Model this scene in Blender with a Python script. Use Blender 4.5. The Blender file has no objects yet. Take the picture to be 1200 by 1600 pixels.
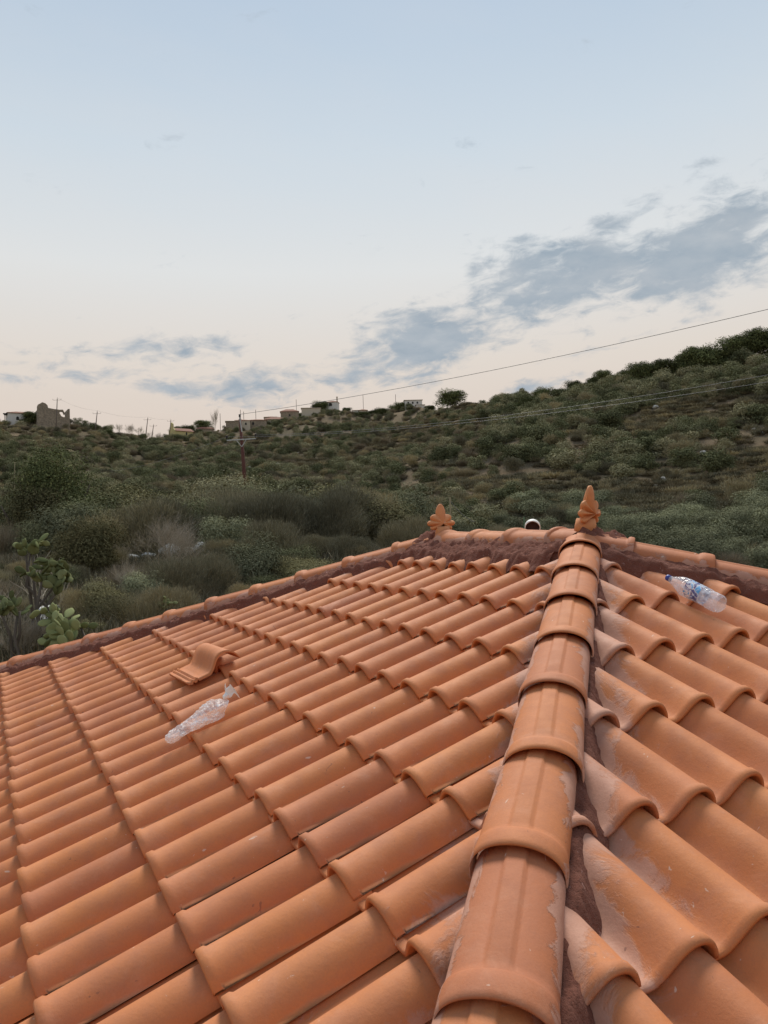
import bpy, bmesh, math, random
import numpy as np
from mathutils import Vector, Matrix
R = math.radians
scene = bpy.context.scene
COL = scene.collection
random.seed(7); rng = np.random.default_rng(7)

# ------------------------------------------------------------------ camera
CAM = Vector((-2.7816, -3.0788, 0.0904)); YAW, PIT, ROL = 0.4792, 0.0211, -0.0328; FPX = 1197.26
_f = Vector((math.sin(YAW)*math.cos(PIT), math.cos(YAW)*math.cos(PIT), math.sin(PIT)))
_r0 = Vector((math.cos(YAW), -math.sin(YAW), 0)); _u0 = _r0.cross(_f)
_r = _r0*math.cos(ROL)+_u0*math.sin(ROL); _u = -_r0*math.sin(ROL)+_u0*math.cos(ROL)
cd = bpy.data.cameras.new("camera"); cam = bpy.data.objects.new("camera", cd); COL.objects.link(cam)
M = Matrix((( _r.x, _u.x, -_f.x), (_r.y, _u.y, -_f.y), (_r.z, _u.z, -_f.z))).to_4x4(); M.translation = CAM
cam.matrix_world = M
cd.sensor_fit = 'HORIZONTAL'; cd.sensor_width = 36; cd.lens = FPX/1200*36; cd.clip_start = .05; cd.clip_end = 12000
scene.camera = cam
scene.view_settings.view_transform = 'Standard'; scene.view_settings.look = 'None'
scene.view_settings.exposure = .22; scene.view_settings.gamma = 1
scene.cycles.max_bounces = 8; scene.cycles.transparent_max_bounces = 16

def ray(px, py):                       # a pixel of the 1200x1600 photograph as a direction
    return (_f + _r*((px-600)/FPX) + _u*((800-py)/FPX))
def at(px, py, dist):                  # point at a horizontal distance
    d = ray(px, py); return CAM + d*(dist/math.hypot(d.x, d.y))
def azel(px, py):
    d = ray(px, py).normalized(); return math.atan2(d.x, d.y), math.asin(d.z)

# ------------------------------------------------------------------ node helper
class NT:
    def __init__(s, nt): s.nt = nt; nt.nodes.clear()
    def n(s, t, **k):
        o = s.nt.nodes.new(t)
        for a, b in k.items(): setattr(o, a, b)
        return o
    def put(s, inp, v):
        if v is None: return
        if isinstance(v, bpy.types.NodeSocket): s.nt.links.new(v, inp)
        elif isinstance(v, (tuple, list)) and len(v) == 3 and inp.type == 'RGBA': inp.default_value = (*v, 1)
        else: inp.default_value = v
    def m(s, op, a=0., b=None, c=None, clamp=False):
        o = s.n('ShaderNodeMath', operation=op); o.use_clamp = clamp
        for i, v in enumerate((a, b, c)): s.put(o.inputs[i], v)
        return o.outputs[0]
    def mix(s, f, a, b, blend='MIX'):
        o = s.n('ShaderNodeMix', data_type='RGBA', blend_type=blend)
        s.put(o.inputs[0], f); s.put(o.inputs[6], a); s.put(o.inputs[7], b); return o.outputs[2]
    def ramp(s, f, pts, interp='LINEAR'):
        o = s.n('ShaderNodeValToRGB'); cr = o.color_ramp; cr.interpolation = interp
        while len(cr.elements) < len(pts): cr.elements.new(.5)
        for e, (p, c) in zip(cr.elements, pts):
            e.position = p; e.color = (*c, 1) if isinstance(c, (tuple, list)) else (c, c, c, 1)
        s.put(o.inputs[0], f); return o.outputs[0]
    def noise(s, vec, scale, detail=4, rough=.55, dist=0., out=0):
        o = s.n('ShaderNodeTexNoise'); s.put(o.inputs['Vector'], vec); s.put(o.inputs['Scale'], scale)
        o.inputs['Detail'].default_value = detail; o.inputs['Roughness'].default_value = rough
        o.inputs['Distortion'].default_value = dist; return o.outputs[out]
    def mapping(s, vec, scale=(1, 1, 1), rot=(0, 0, 0), loc=(0, 0, 0)):
        o = s.n('ShaderNodeMapping'); s.put(o.inputs[0], vec)
        o.inputs[1].default_value = loc; o.inputs[2].default_value = rot; o.inputs[3].default_value = scale; return o.outputs[0]
    def attr(s, name): return s.n('ShaderNodeAttribute', attribute_name=name).outputs['Fac']

# ------------------------------------------------------------------ sky (dusk gradient with broken cloud bank)
world = bpy.data.worlds.new("World"); scene.world = world; world.use_nodes = True
w = NT(world.node_tree)
tc = w.n('ShaderNodeTexCoord').outputs['Generated']
sep = w.n('ShaderNodeSeparateXYZ'); w.put(sep.inputs[0], tc)
X, Y, Z = sep.outputs
el = w.m('ARCSINE', Z); az = w.m('ARCTAN2', X, Y)
elf = w.m('DIVIDE', el, R(60))
grad = w.ramp(elf, [(0.0, (.58, .46, .385)), (.10, (.615, .51, .435)), (.20, (.65, .585, .52)), (.31, (.645, .655, .65)), (.44, (.53, .60, .66)),
                    (.62, (.38, .485, .61)), (.82, (.275, .37, .525)), (1.0, (.225, .315, .47))])
sky = w.n('ShaderNodeTexSky', sky_type='NISHITA'); sky.sun_disc = False
sky.sun_elevation = R(48); sky.sun_rotation = R(30)
base = w.mix(.04, grad, w.mix(1, sky.outputs[0], (.09, .09, .09), 'MULTIPLY'))
zz = w.m('ADD', Z, .16)
cp = w.n('ShaderNodeCombineXYZ'); w.put(cp.inputs[0], w.m('DIVIDE', X, zz)); w.put(cp.inputs[1], w.m('DIVIDE', Y, zz))
def blob(px, py, sx, sy, tilt, amp):
    a0, e0 = azel(px, py)
    du = w.m('SUBTRACT', az, a0); dv = w.m('SUBTRACT', el, e0)
    c, s_ = math.cos(R(tilt)), math.sin(R(tilt))
    x = w.m('ADD', w.m('MULTIPLY', du, c*FPX/sx), w.m('MULTIPLY', dv, s_*FPX/sx))
    y = w.m('ADD', w.m('MULTIPLY', du, -s_*FPX/sy), w.m('MULTIPLY', dv, c*FPX/sy))
    q = w.m('ADD', w.m('MULTIPLY', x, x), w.m('MULTIPLY', y, y))
    return w.m('MULTIPLY', w.m('EXPONENT', w.m('MULTIPLY', q, -1.)), amp)
blobs = [(880, 440, 175, 62, 10, 1.), (1120, 385, 190, 62, 20, 1.0), (960, 350, 90, 26, 20, .6), (810, 395, 110, 40, 15, .55), (800, 515, 110, 24, 8, .58), (650, 545, 160, 50, 12, .98), (540, 585, 110, 28, 5, .85),
         (430, 595, 110, 30, 8, .85), (245, 548, 130, 24, 4, .76), (150, 585, 110, 22, -4, .58), (250, 605, 110, 18, -4, .60), (870, 598, 130, 13, 4, .6),
         (1010, 525, 130, 13, 10, .55), (10, 590, 50, 14, 0, .6), (370, 12, 70, 20, 0, .20), (255, 182, 30, 14, 0, .12), (620, 415, 40, 8, 15, .16), (650, 500, 110, 22, 8, .55)]
acc = None
for b in blobs:
    g = blob(*b); acc = g if acc is None else w.m('MAXIMUM', acc, g)
cq = w.n('ShaderNodeCombineXYZ'); w.put(cq.inputs[0], w.m('ADD', w.m('MULTIPLY', az, 1.), w.m('MULTIPLY', el, -.35))); w.put(cq.inputs[1], w.m('MULTIPLY', el, 2.3))
n1 = w.noise(cq.outputs[0], 7.5, 9, .60, .35)
n2 = w.noise(cq.outputs[0], 26, 8, .62, .5)
nn = w.m('ADD', w.m('MULTIPLY', n1, .55), w.m('MULTIPLY', n2, .45))
dens = w.m('ADD', w.m('MULTIPLY', w.m('SUBTRACT', nn, .5), 3.1), w.m('SUBTRACT', acc, .27))
cm = w.n('ShaderNodeMapRange', interpolation_type='SMOOTHSTEP'); w.put(cm.inputs[0], dens); cm.inputs[1].default_value = -.02; cm.inputs[2].default_value = .62
cmask = w.m('MULTIPLY', cm.outputs[0], .92)
ccol = w.ramp(w.noise(cp.outputs[0], 6., 6, .6), [(.3, (.245, .315, .385)), (.7, (.37, .415, .46))])
skyc = w.mix(cmask, base, ccol)
# thin bright veil round the clouds and in the clear part
veil = w.noise(w.mapping(cp.outputs[0], (1, 2.2, 1), (0, 0, .5)), 1.3, 7, .6)
skyc = w.mix(w.m('MULTIPLY', w.m('SUBTRACT', veil, .45, clamp=True), .35), skyc, (.70, .63, .58))
bg = w.n('ShaderNodeBackground'); w.put(bg.inputs[0], skyc); bg.inputs[1].default_value = 1.0
wo = w.n('ShaderNodeOutputWorld'); w.put(wo.inputs[0], bg.outputs[0])
# soft sun behind thin overcast
sd = bpy.data.lights.new("sun", 'SUN'); sd.energy = 2.7; sd.angle = R(20); sd.color = (1, .93, .82)
so = bpy.data.objects.new("sun", sd); COL.objects.link(so)
so.rotation_euler = Vector((.42, .72, 1.0)).to_track_quat('Z', 'Y').to_euler()

# ------------------------------------------------------------------ mesh / object helpers
def tag(o, label=None, cat=None, group=None, kind=None):
    for k, v in (('label', label), ('category', cat), ('group', group), ('kind', kind)):
        if v: o[k] = v
    return o
def mesh(name, V, F, smooth=False, attrs=None):
    me = bpy.data.meshes.new(name); V = np.asarray(V, np.float32).reshape(-1, 3)
    if isinstance(F, np.ndarray):
        nf, k = F.shape
        me.vertices.add(len(V)); me.vertices.foreach_set('co', V.ravel())
        me.loops.add(nf*k); me.loops.foreach_set('vertex_index', F.astype(np.int32).ravel())
        me.polygons.add(nf); me.polygons.foreach_set('loop_start', np.arange(0, nf*k, k, dtype=np.int32))
        me.update(calc_edges=True); me.validate()
    else:
        me.from_pydata([tuple(map(float, v)) for v in V], [], F); me.update()
    if smooth: me.polygons.foreach_set('use_smooth', np.ones(len(me.polygons), bool))
    for an, (dom, vals) in (attrs or {}).items():
        a = me.attributes.new(an, 'FLOAT', dom); a.data.foreach_set('value', np.asarray(vals, np.float32))
    return me
def obj(name, me, mat=None, parent=None, loc=None, rot=None):
    o = bpy.data.objects.new(name, me); COL.objects.link(o)
    if mat and me and not me.materials: me.materials.append(mat)
    if loc is not None: o.location = loc
    if rot is not None: o.rotation_euler = rot
    if parent: o.parent = parent
    return o
def empty(name, loc, rz=0):
    o = bpy.data.objects.new(name, None); COL.objects.link(o); o.location = loc; o.rotation_euler = (0, 0, rz); o.empty_display_size = .2; return o
class MB:
    """collects simple solids"""
    def __init__(s): s.V = []; s.F = []
    def add(s, V, F):
        b = len(s.V); s.V += [tuple(v) for v in V]; s.F += [tuple(i+b for i in f) for f in F]; return s
    def box(s, x0, x1, y0, y1, z0, z1):
        return s.add([(x0,y0,z0),(x1,y0,z0),(x1,y1,z0),(x0,y1,z0),(x0,y0,z1),(x1,y0,z1),(x1,y1,z1),(x0,y1,z1)],
                     [(0,3,2,1),(4,5,6,7),(0,1,5,4),(1,2,6,5),(2,3,7,6),(3,0,4,7)])
    def tube(s, pts, rads, n=8, cap=True):
        pts = [Vector(p) for p in pts]; rings = []
        if not hasattr(rads, '__len__'): rads = [rads]*len(pts)
        for i, p in enumerate(pts):
            t = (pts[min(i+1, len(pts)-1)]-pts[max(i-1, 0)]).normalized()
            a = t.orthogonal().normalized() if i == 0 else (pa - t*pa.dot(t)).normalized()
            pa = a; b = t.cross(a); rings.append([p+(a*math.cos(k*2*math.pi/n)+b*math.sin(k*2*math.pi/n))*rads[i] for k in range(n)])
        V = [v for r_ in rings for v in r_]; F = []
        for i in range(len(rings)-1):
            for k in range(n): F.append((i*n+k, i*n+(k+1) % n, (i+1)*n+(k+1) % n, (i+1)*n+k))
        if cap: F.append(tuple(range(n))[::-1]); F.append(tuple((len(rings)-1)*n+k for k in range(n)))
        return s.add(V, F)
    def lathe(s, prof, n=16, M=None):
        V = []; F = []
        for (r_, z_) in prof:
            for k in range(n):
                v = Vector((r_*math.cos(k*2*math.pi/n), r_*math.sin(k*2*math.pi/n), z_)); V.append(M @ v if M else v)
        for i in range(len(prof)-1):
            for k in range(n): F.append((i*n+k, i*n+(k+1) % n, (i+1)*n+(k+1) % n, (i+1)*n+k))
        return s.add(V, F)
    def me(s, name, smooth=False): return mesh(name, s.V, s.F, smooth)

# ------------------------------------------------------------------ materials
def mat(name, fn):
    m = bpy.data.materials.new(name); m.use_nodes = True; t = NT(m.node_tree)
    p = t.n('ShaderNodeBsdfPrincipled'); o = t.n('ShaderNodeOutputMaterial'); t.put(o.inputs[0], p.outputs[0])
    fn(t, p); return m
def bump(t, p, h, dist, strength=1):
    b = t.n('ShaderNodeBump'); b.inputs['Strength'].default_value = strength; b.inputs['Distance'].default_value = dist
    t.put(b.inputs['Height'], h); t.put(p.inputs['Normal'], b.outputs[0])
def simple(name, col, rough=.8, var=.25, sc=8, metal=0, b=0):
    def f(t, p):
        v = t.n('ShaderNodeTexCoord').outputs['Object']; n = t.noise(v, sc, 5)
        t.put(p.inputs['Base Color'], t.mix(n, tuple(c*(1-var) for c in col), tuple(min(1, c*(1+var)) for c in col)))
        p.inputs['Roughness'].default_value = rough; p.inputs['Metallic'].default_value = metal
        if b: bump(t, p, n, b)
    return mat(name, f)
def tile_like(name, attr_rnd=True, dusty=0., soft=.15, pale_base=0.):
    def f(t, p):
        g = t.n('ShaderNodeTexCoord').outputs['Object']
        if attr_rnd: r1 = t.attr('rnd'); dh = t.attr('dust'); ox = t.attr('rx')
        else:
            r1 = t.n('ShaderNodeObjectInfo').outputs['Random']; dh = dusty; ox = r1
        cv = t.n('ShaderNodeCombineXYZ'); t.put(cv.inputs[0], t.m('MULTIPLY', ox, 37.)); t.put(cv.inputs[1], t.m('MULTIPLY', ox, 11.))
        va = t.n('ShaderNodeVectorMath', operation='ADD'); t.put(va.inputs[0], g); t.put(va.inputs[1], cv.outputs[0]); v = va.outputs[0]
        c = t.ramp(r1, [(0, (.47, .150, .058)), (.35, (.57, .190, .062)), (.7, (.62, .212, .062)), (1, (.65, .24, .072))])
        if pale_base: c = t.mix(pale_base, c, (.82, .36, .13))
        big = t.noise(g, 1.1, 3)
        c = t.mix(t.m('MULTIPLY', big, .40), c, (.56, .215, .095))
        mott = t.noise(v, 14, 6, .6)
        c = t.mix(t.m('MULTIPLY', t.ramp(mott, [(.42, 0.), (.72, 1.)]), .42), c, (.40, .165, .10))
        pale = t.noise(t.mapping(v, (1, 1, 1), (0, 0, 0)), 7, 7, .68, .6)
        c = t.mix(t.m('MULTIPLY', t.ramp(pale, [(.52, 0.), (.75, 1.)]), .30), c, (.66, .35, .22))
        # thin mortar smears, strongest beside the hips
        sm = t.noise(v, 5.5, 8, .72, .9)
        thr = t.m('SUBTRACT', .80, t.m('MULTIPLY', dh, .47))
        sme = t.n('ShaderNodeMapRange', interpolation_type='SMOOTHSTEP'); t.put(sme.inputs[0], sm); t.put(sme.inputs[1], thr); t.put(sme.inputs[2], t.m('ADD', thr, soft))
        pinkc = t.mix(t.noise(v, 30, 5), (.44, .235, .17), (.64, .40, .31))
        c = t.mix(t.m('MULTIPLY', sme.outputs[0], .66), c, pinkc)
        # chips and scratches
        sc = t.noise(t.mapping(v, (26, 60, 40), (.3, .2, .6)), 1, 3, .5, .5)
        c = t.mix(t.m('MULTIPLY', t.ramp(sc, [(.735, 0.), (.76, 1.)]), .65), c, (.72, .58, .46))
        sc2 = t.noise(t.mapping(v, (70, 30, 50), (.1, .7, 1.9)), 1, 3, .5, .3)
        c = t.mix(t.m('MULTIPLY', t.ramp(sc2, [(.76, 0.), (.78, 1.)]), .6), c, (.70, .50, .38))
        gr = t.noise(g, 210, 3, .7)
        c = t.mix(t.m('MULTIPLY', t.ramp(gr, [(.40, 0.), (.70, 1.)]), .16), c, (.27, .115, .065))
        stn = t.noise(t.mapping(v, (1.4, 3.4, 2)), 2.2, 7, .7, .4)
        c = t.mix(t.m('MULTIPLY', t.ramp(stn, [(.58, 0.), (.74, 1.)]), .26), c, (.34, .135, .075))
        dk = t.noise(v, 33, 3, .5, .8)
        c = t.mix(t.m('MULTIPLY', t.ramp(dk, [(.735, 0.), (.76, 1.)]), .55), c, (.16, .07, .05))
        t.put(p.inputs['Base Color'], c)
        t.put(p.inputs['Roughness'], t.m('ADD', .55, t.m('MULTIPLY', mott, .3)))
        p.inputs['Specular IOR Level'].default_value = .35
        h = t.m('ADD', t.m('MULTIPLY', t.noise(v, 90, 5, .7), .35), t.m('ADD', t.m('MULTIPLY', mott, .6), t.m('MULTIPLY', sme.outputs[0], .5)))
        h = t.m('ADD', h, t.m('MULTIPLY', gr, .12)); bump(t, p, h, .0026, .9)
    return mat(name, f)
m_tile = tile_like('fired_clay_tile'); m_cap = tile_like('fired_clay_cap', True, 0., .05); m_clay = tile_like('fired_clay_piece', False, .05); m_fin = tile_like('finial_clay', False, .0, .15, .7)
def f_mortar(t, p):
    g = t.n('ShaderNodeTexCoord').outputs['Object']
    n = t.noise(g, 16, 7, .7); n2 = t.noise(g, 75, 5, .7)
    c = t.mix(n, (.160, .050, .028), (.30, .105, .062)); c = t.mix(t.m('MULTIPLY', n2, .4), c, (.10, .033, .020))
    c = t.mix(t.ramp(t.noise(g, 40, 3, .6, .5), [(.66, 0.), (.70, .8)]), c, (.42, .24, .2))
    t.put(p.inputs['Base Color'], c); p.inputs['Roughness'].default_value = .95
    bump(t, p, t.m('ADD', n, t.m('MULTIPLY', n2, .6)), .02, 1)
m_mortar = mat('red_mortar', f_mortar)

def leafmat(name, dark, mid, light, tr=.0, alt=None):
    def f(t, p):
        r_ = t.attr('rnd'); oi = t.n('ShaderNodeObjectInfo').outputs['Random']
        c = t.ramp(r_, [(0, dark), (.5, mid), (1, light)])
        if alt: c = t.mix(t.ramp(oi, [(.35, 0.), (1, .75)]), c, t.ramp(r_, [(0, tuple(k*.6 for k in alt)), (1, alt)]))
        hv = t.n('ShaderNodeHueSaturation'); t.put(hv.inputs['Color'], c); t.put(hv.inputs['Value'], t.m('ADD', .62, t.m('MULTIPLY', oi, .85)))
        t.put(p.inputs['Base Color'], hv.outputs[0]); p.inputs['Roughness'].default_value = 1; p.inputs['Specular IOR Level'].default_value = .03
    return mat(name, f)
m_ever = leafmat('evergreen_leaves', (0.080, 0.090, 0.047), (0.166, 0.175, 0.088), (0.317, 0.316, 0.165), alt=(0.301, 0.262, 0.159))
m_broom = leafmat('broom_stems', (0.107, 0.104, 0.068), (0.219, 0.204, 0.136), (0.383, 0.346, 0.237), alt=(0.381, 0.309, 0.173))
m_dry = leafmat('dry_twigs', (0.166, 0.137, 0.095), (0.317, 0.262, 0.183), (0.524, 0.444, 0.319), alt=(0.286, 0.262, 0.152))
m_oak = leafmat('oak_leaves', (0.048, 0.058, 0.026), (0.098, 0.111, 0.047), (0.221, 0.230, 0.095))
m_olive = leafmat('pale_round_shrub_leaves', (0.098, 0.106, 0.061), (0.205, 0.209, 0.122), (0.349, 0.346, 0.211))
m_warm = leafmat('yellowing_leaves', (0.085, 0.080, 0.038), (0.171, 0.156, 0.077), (0.308, 0.266, 0.134))
m_grassy = leafmat('dry_grass_blades', (.10, .085, .05), (.19, .16, .10), (.30, .25, .165))
m_bark = simple('bark', (.10, .08, .06), .9, .3, 20, b=.01)
m_dead = simple('bleached_wood', (.36, .31, .235), .9, .3, 20)

# ------------------------------------------------------------------ terrain
def sstep(x): x = np.clip(x, 0, 1); return x*x*(3-2*x)
PXK = [-900, -200, 0, 90, 230, 330, 430, 520, 640, 712, 800, 850, 950, 1050, 1200, 1500, 2400]
RSK = [300, 300, 300, 300, 340, 380, 430, 450, 400, 330, 270, 240, 225, 215, 205, 190, 200]
ESK = [.11, .13, .136, .135, .120, .127, .141, .151, .152, .155, .157, .160, .168, .175, .178, .19, .15]
def _hash(ix, iy): 
    h = np.sin(ix*127.1+iy*311.7)*43758.5453; return h-np.floor(h)
def vnoise(x, y):
    ix, iy = np.floor(x), np.floor(y); fx, fy = x-ix, y-iy; fx = fx*fx*(3-2*fx); fy = fy*fy*(3-2*fy)
    a = _hash(ix, iy); b = _hash(ix+1, iy); c = _hash(ix, iy+1); d = _hash(ix+1, iy+1)
    return (a*(1-fx)+b*fx)*(1-fy)+(c*(1-fx)+d*fx)*fy
def polar(x, y):
    dx, dy = x-CAM.x, y-CAM.y; r = np.hypot(dx, dy); a = np.arctan2(dx, dy)-YAW; a = (a+np.pi) % (2*np.pi)-np.pi
    a = np.clip(a, -1.25, 1.25); return r, 600+FPX*np.tan(a)
def terrain(x, y):
    x = np.asarray(x, float); y = np.asarray(y, float)
    r, px = polar(x, y); rs = np.interp(px, PXK, RSK); es = np.interp(px, PXK, ESK)
    eL = np.interp(r, [0, 16, 20, 26, 33, 42, 60, 90, 130], [-.30, -.138, -.088, -.038, -.028, -.022, -.006, .028, .060])
    eR = np.interp(r, [0, 16, 25, 40, 65, 85, 130], [-.30, -.19, -.135, -.085, -.030, .022, .105])
    k = sstep((px-520)/380)
    e0 = eL*(1-k)+eR*k; e130 = .060*(1-k)+.105*k
    t = np.clip((r-130)/(rs-130), 0, 1)
    e = np.where(r < 130, e0, e130+(es-e130)*t**.85)
    z = CAM.z+r*e
    over = r-rs
    z = np.where(over > 0, np.maximum(CAM.z+rs*es-.10*over-.00012*over**2, -6+0*over), z)
    b = (vnoise(x/17, y/17)-.5)*.013*r + (vnoise(x/6.3+9, y/6.3)-.5)*.004*r
    z = z+b*sstep((r-20)/40)*(1-sstep((r-1200)/600))
    pad = sstep((r-11)/5.); return -4.7*(1-pad)+z*pad
def ground(px, dist):
    d = ray(px, 830); k = dist/math.hypot(d.x, d.y); x, y = CAM.x+d.x*k, CAM.y+d.y*k
    return Vector((x, y, float(terrain(x, y))))
rr = np.concatenate([np.linspace(0, 12, 8), np.geomspace(13, 700, 150), np.geomspace(760, 6000, 14)])
aa = np.concatenate([np.linspace(-.75, .75, 241), np.linspace(.75, 2*np.pi-.75, 90)[1:-1]])+YAW
RR, AA = np.meshgrid(rr, aa, indexing='ij'); GX = CAM.x+RR*np.sin(AA); GY = CAM.y+RR*np.cos(AA)
GZ = terrain(GX, GY); nr, na = RR.shape
I, J = np.meshgrid(np.arange(nr-1), np.arange(na), indexing='ij'); J2 = (J+1) % na
F = np.stack([I*na+J, (I+1)*na+J, (I+1)*na+J2, I*na+J2], -1).reshape(-1, 4)
def f_ground(t, p):
    g = t.n('ShaderNodeTexCoord').outputs['Object']
    a = t.noise(g, .045, 5, .6); b = t.noise(g, .6, 6, .65); c_ = t.noise(g, 5, 5, .7)
    c = t.mix(b, (.18, .13, .080), (.33, .25, .16)); c = t.mix(t.ramp(a, [(.42, 0.), (.58, .8)]), c, t.mix(b, (.09, .080, .050), (.17, .145, .09)))
    c = t.mix(t.m('MULTIPLY', c_, .5), c, (.07, .055, .035))
    c = t.mix(t.ramp(t.noise(g, .32, 4, .6), [(.66, 0.), (.73, .6)]), c, (.30, .25, .19))
    t.put(p.inputs['Base Color'], c); p.inputs['Roughness'].default_value = 1; p.inputs['Specular IOR Level'].default_value = .05
    bump(t, p, t.m('ADD', b, c_), .25, 1)
m_ground = mat('dry_hillside_earth', f_ground)
g = obj('ground', mesh('ground', np.stack([GX, GY, GZ], -1).reshape(-1, 3), F, True), m_ground); tag(g, kind='structure')

# ------------------------------------------------------------------ the tiled roof
TH = .35; T = math.tan(TH); CW = .2086; GA = .36; U0 = -.1591; V0 = .3696; U1 = -.0997; V1 = .3343; LR = 1.5; EAVE = 5.0
house = empty('tiled_house', (0, 0, -4.7))
tag(house, 'house with a new orange clay tiled hip roof seen from on top of it', 'house')
def hp(o): o.location = Vector(o.location)+Vector((0, 0, 4.7)); return o
# tile profile across the slope, u along the course with the roll crest at 0: smooth S down to the pan on the left, free edge on the right
def prof(u):
    if u >= 0: q = min(u/.074, 1); return -.066*(1-math.sqrt(max(0, 1-(q*.93)**2)))/(1-math.sqrt(1-.93**2))
    q = min(-u/.108, 1)
    return -.074*(.5-.5*math.cos(math.pi*q**1.25))
us = [-.150, -.142, -.136] + list(np.linspace(-.120, 0, 15)) + list(np.linspace(.008, .073, 11))
def pz(u):
    if u < -.14: return -.074+.006
    return prof(u)
top = [(u, pz(u)) for u in us]
def tile_arrays(length=.415):
    """one clay tile: u across, v down the slope (0 = lower end, negative up-slope), z"""
    th = .013; n = len(top)
    prof_t = np.array(top); d = np.gradient(prof_t, axis=0); nrm = np.stack([-d[:, 1], d[:, 0]], -1); nrm /= np.linalg.norm(nrm, axis=1)[:, None]
    bot = prof_t-nrm*th
    vs = [0., -.005, -.022, -.029, -.15, -.30, -length]
    lift = [-.005, 0., 0.0, -.0055, -.0055, -.0055, -.0055]     # thicker collar at the lower end
    V = []; F = []
    for v, lf in zip(vs, lift):
        for k, (u, z) in enumerate(prof_t): V.append((u, v, z+lf+.026*v/.36+ (nrm[k, 1]*0)))
    for k, (u, z) in enumerate(bot): V.append((u, 0., z))
    for k, (u, z) in enumerate(bot): V.append((u, -length*.6, z-.026*length*.6/.36))
    rows = len(vs)
    for i in range(rows-1):
        for k in range(n-1): F.append((i*n+k, i*n+k+1, (i+1)*n+k+1, (i+1)*n+k))
    b0 = rows*n; b1 = b0+n
    for k in range(n-1):
        F.append((k, b0+k, b0+k+1, k+1)); F.append((b0+k, b1+k, b1+k+1, b0+k+1))
    # side wall on the free edge
    e = n-1
    for i, vv in [(0, 0)]: F.append((e, b0+e, b1+e, 5*n+e)); 
    F.append((e, 5*n+e, 4*n+e, 3*n+e)); 
    return np.array(V), np.array(F)
TV, TF = tile_arrays()
def slope_mesh(name, side, irange, jrange):
    """side 0: main left slope (courses run along y); side 1: hip-end slope (courses run along x)"""
    Vs = []; Fs = []; rnd = []; rx = []; base = 0
    for j in jrange:
        cj = rng.normal(0, .002)
        for i in irange:
            s = j*GA+(V0 if side == 0 else V1); c = math.cos(TH)
            if side == 0:
                yc = -(i*CW+U0); xc = -s*c
                if xc > .1 or not (-EAVE-.4 < yc < LR+EAVE+.4): continue
                if yc > LR-xc+.5 or yc < xc-.5: continue
            else:
                xc = -(i*CW)+U1; yc = -s*c
                if yc > .1 or abs(xc) > -yc+.5: continue
            a = rng.normal(0, .010); V = TV.copy()
            V[:, 2] += rng.normal(0, .0020); V[:, 1] += rng.normal(0, .0035)+cj
            u = V[:, 0]*math.cos(a)-V[:, 1]*math.sin(a); v = V[:, 0]*math.sin(a)+V[:, 1]*math.cos(a)
            # looking up-slope the pan lies on the left and the free edge on the right
            sd = s+v; hgt = V[:, 2]
            if side == 0:   # up-slope = +x, right hand = -y
                P = np.stack([-sd*c-hgt*math.sin(TH), yc-u, -sd*math.sin(TH)+hgt*c], -1)
            else:           # up-slope = +y, right hand = +x
                P = np.stack([xc+u, -sd*c-hgt*math.sin(TH), -sd*math.sin(TH)+hgt*c], -1)
            Vs.append(P); Fs.append(TF+base); base += len(P)
            rnd.append(np.full(len(P), np.clip(rng.normal(.55, .20), 0, 1))); rx.append(np.full(len(P), rng.random()))
    V = np.concatenate(Vs); F = np.concatenate(Fs)
    me = mesh(name, V, F, True, {'rnd': ('POINT', np.concatenate(rnd)), 'rx': ('POINT', np.concatenate(rx))})
    bm = bmesh.new(); bm.from_mesh(me)
    def cut(co, no): bmesh.ops.bisect_plane(bm, geom=bm.verts[:]+bm.edges[:]+bm.faces[:], plane_co=co, plane_no=no, clear_outer=True)
    g = .072 if side == 0 else .050
    if side == 0:
        cut((0, g*1.414, 0), Vector((1, -1, 0)).normalized()); cut((0, LR-g*1.414, 0), Vector((1, 1, 0)).normalized()); cut((-.10, 0, 0), Vector((1, 0, 0)))
        cut((-EAVE, 0, 0), Vector((-1, 0, 0)))
    else:
        cut((0, -g*1.414, 0), Vector((-1, 1, 0)).normalized()); cut((0, -g*1.414, 0), Vector((1, 1, 0)).normalized()); cut((0, -EAVE, 0), Vector((0, -1, 0)))
    bm.to_mesh(me); bm.free(); me.update()
    n = len(me.vertices); co = np.empty(n*3, np.float32); me.vertices.foreach_get('co', co); co = co.reshape(-1, 3)
    if side == 0: d = np.minimum(np.abs(co[:, 0]-co[:, 1])/1.414, np.minimum(np.abs(LR-co[:, 0]-co[:, 1])/1.414, -co[:, 0]*1.6))
    else: d = np.minimum(np.abs(co[:, 0]-co[:, 1])/1.414, np.abs(co[:, 0]+co[:, 1])/1.414)
    d = d-.08
    dust = np.clip(1-d/.24, 0, 1)**1.0*.92
    if True:   # general dusting grows towards the near hip foot
        near = np.exp(-((co[:, 0]+2.3)**2+(co[:, 1]+2.3)**2)/1.0); dust = np.maximum(dust, .22*near+.06)
        dust += .16*np.exp(-((co[:, 2]-0)**2))*np.exp(-(d/.9)**2)
    nd = co[:, 2]*math.cos(TH)-co[:, 0 if side == 0 else 1]*math.sin(TH)      # grit and mortar dust lie in the channels
    dust += np.clip((-nd-.052)/.02, 0, 1)*(.08+.30*np.clip(1-d/.8, 0, 1))
    a = me.attributes.new('dust', 'FLOAT', 'POINT'); a.data.foreach_set('value', dust.astype(np.float32))
    return me
o = obj('roof_slope', slope_mesh('main_slope', 0, range(-36, 28), range(-1, 15)), m_tile, house); hp(o)
o['label'] = 'long main slope of clay tiles left of the near hip'
o = obj('roof_slope', slope_mesh('hip_end_slope', 1, range(-26, 26), range(-1, 15)), m_tile, house); hp(o)
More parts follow.
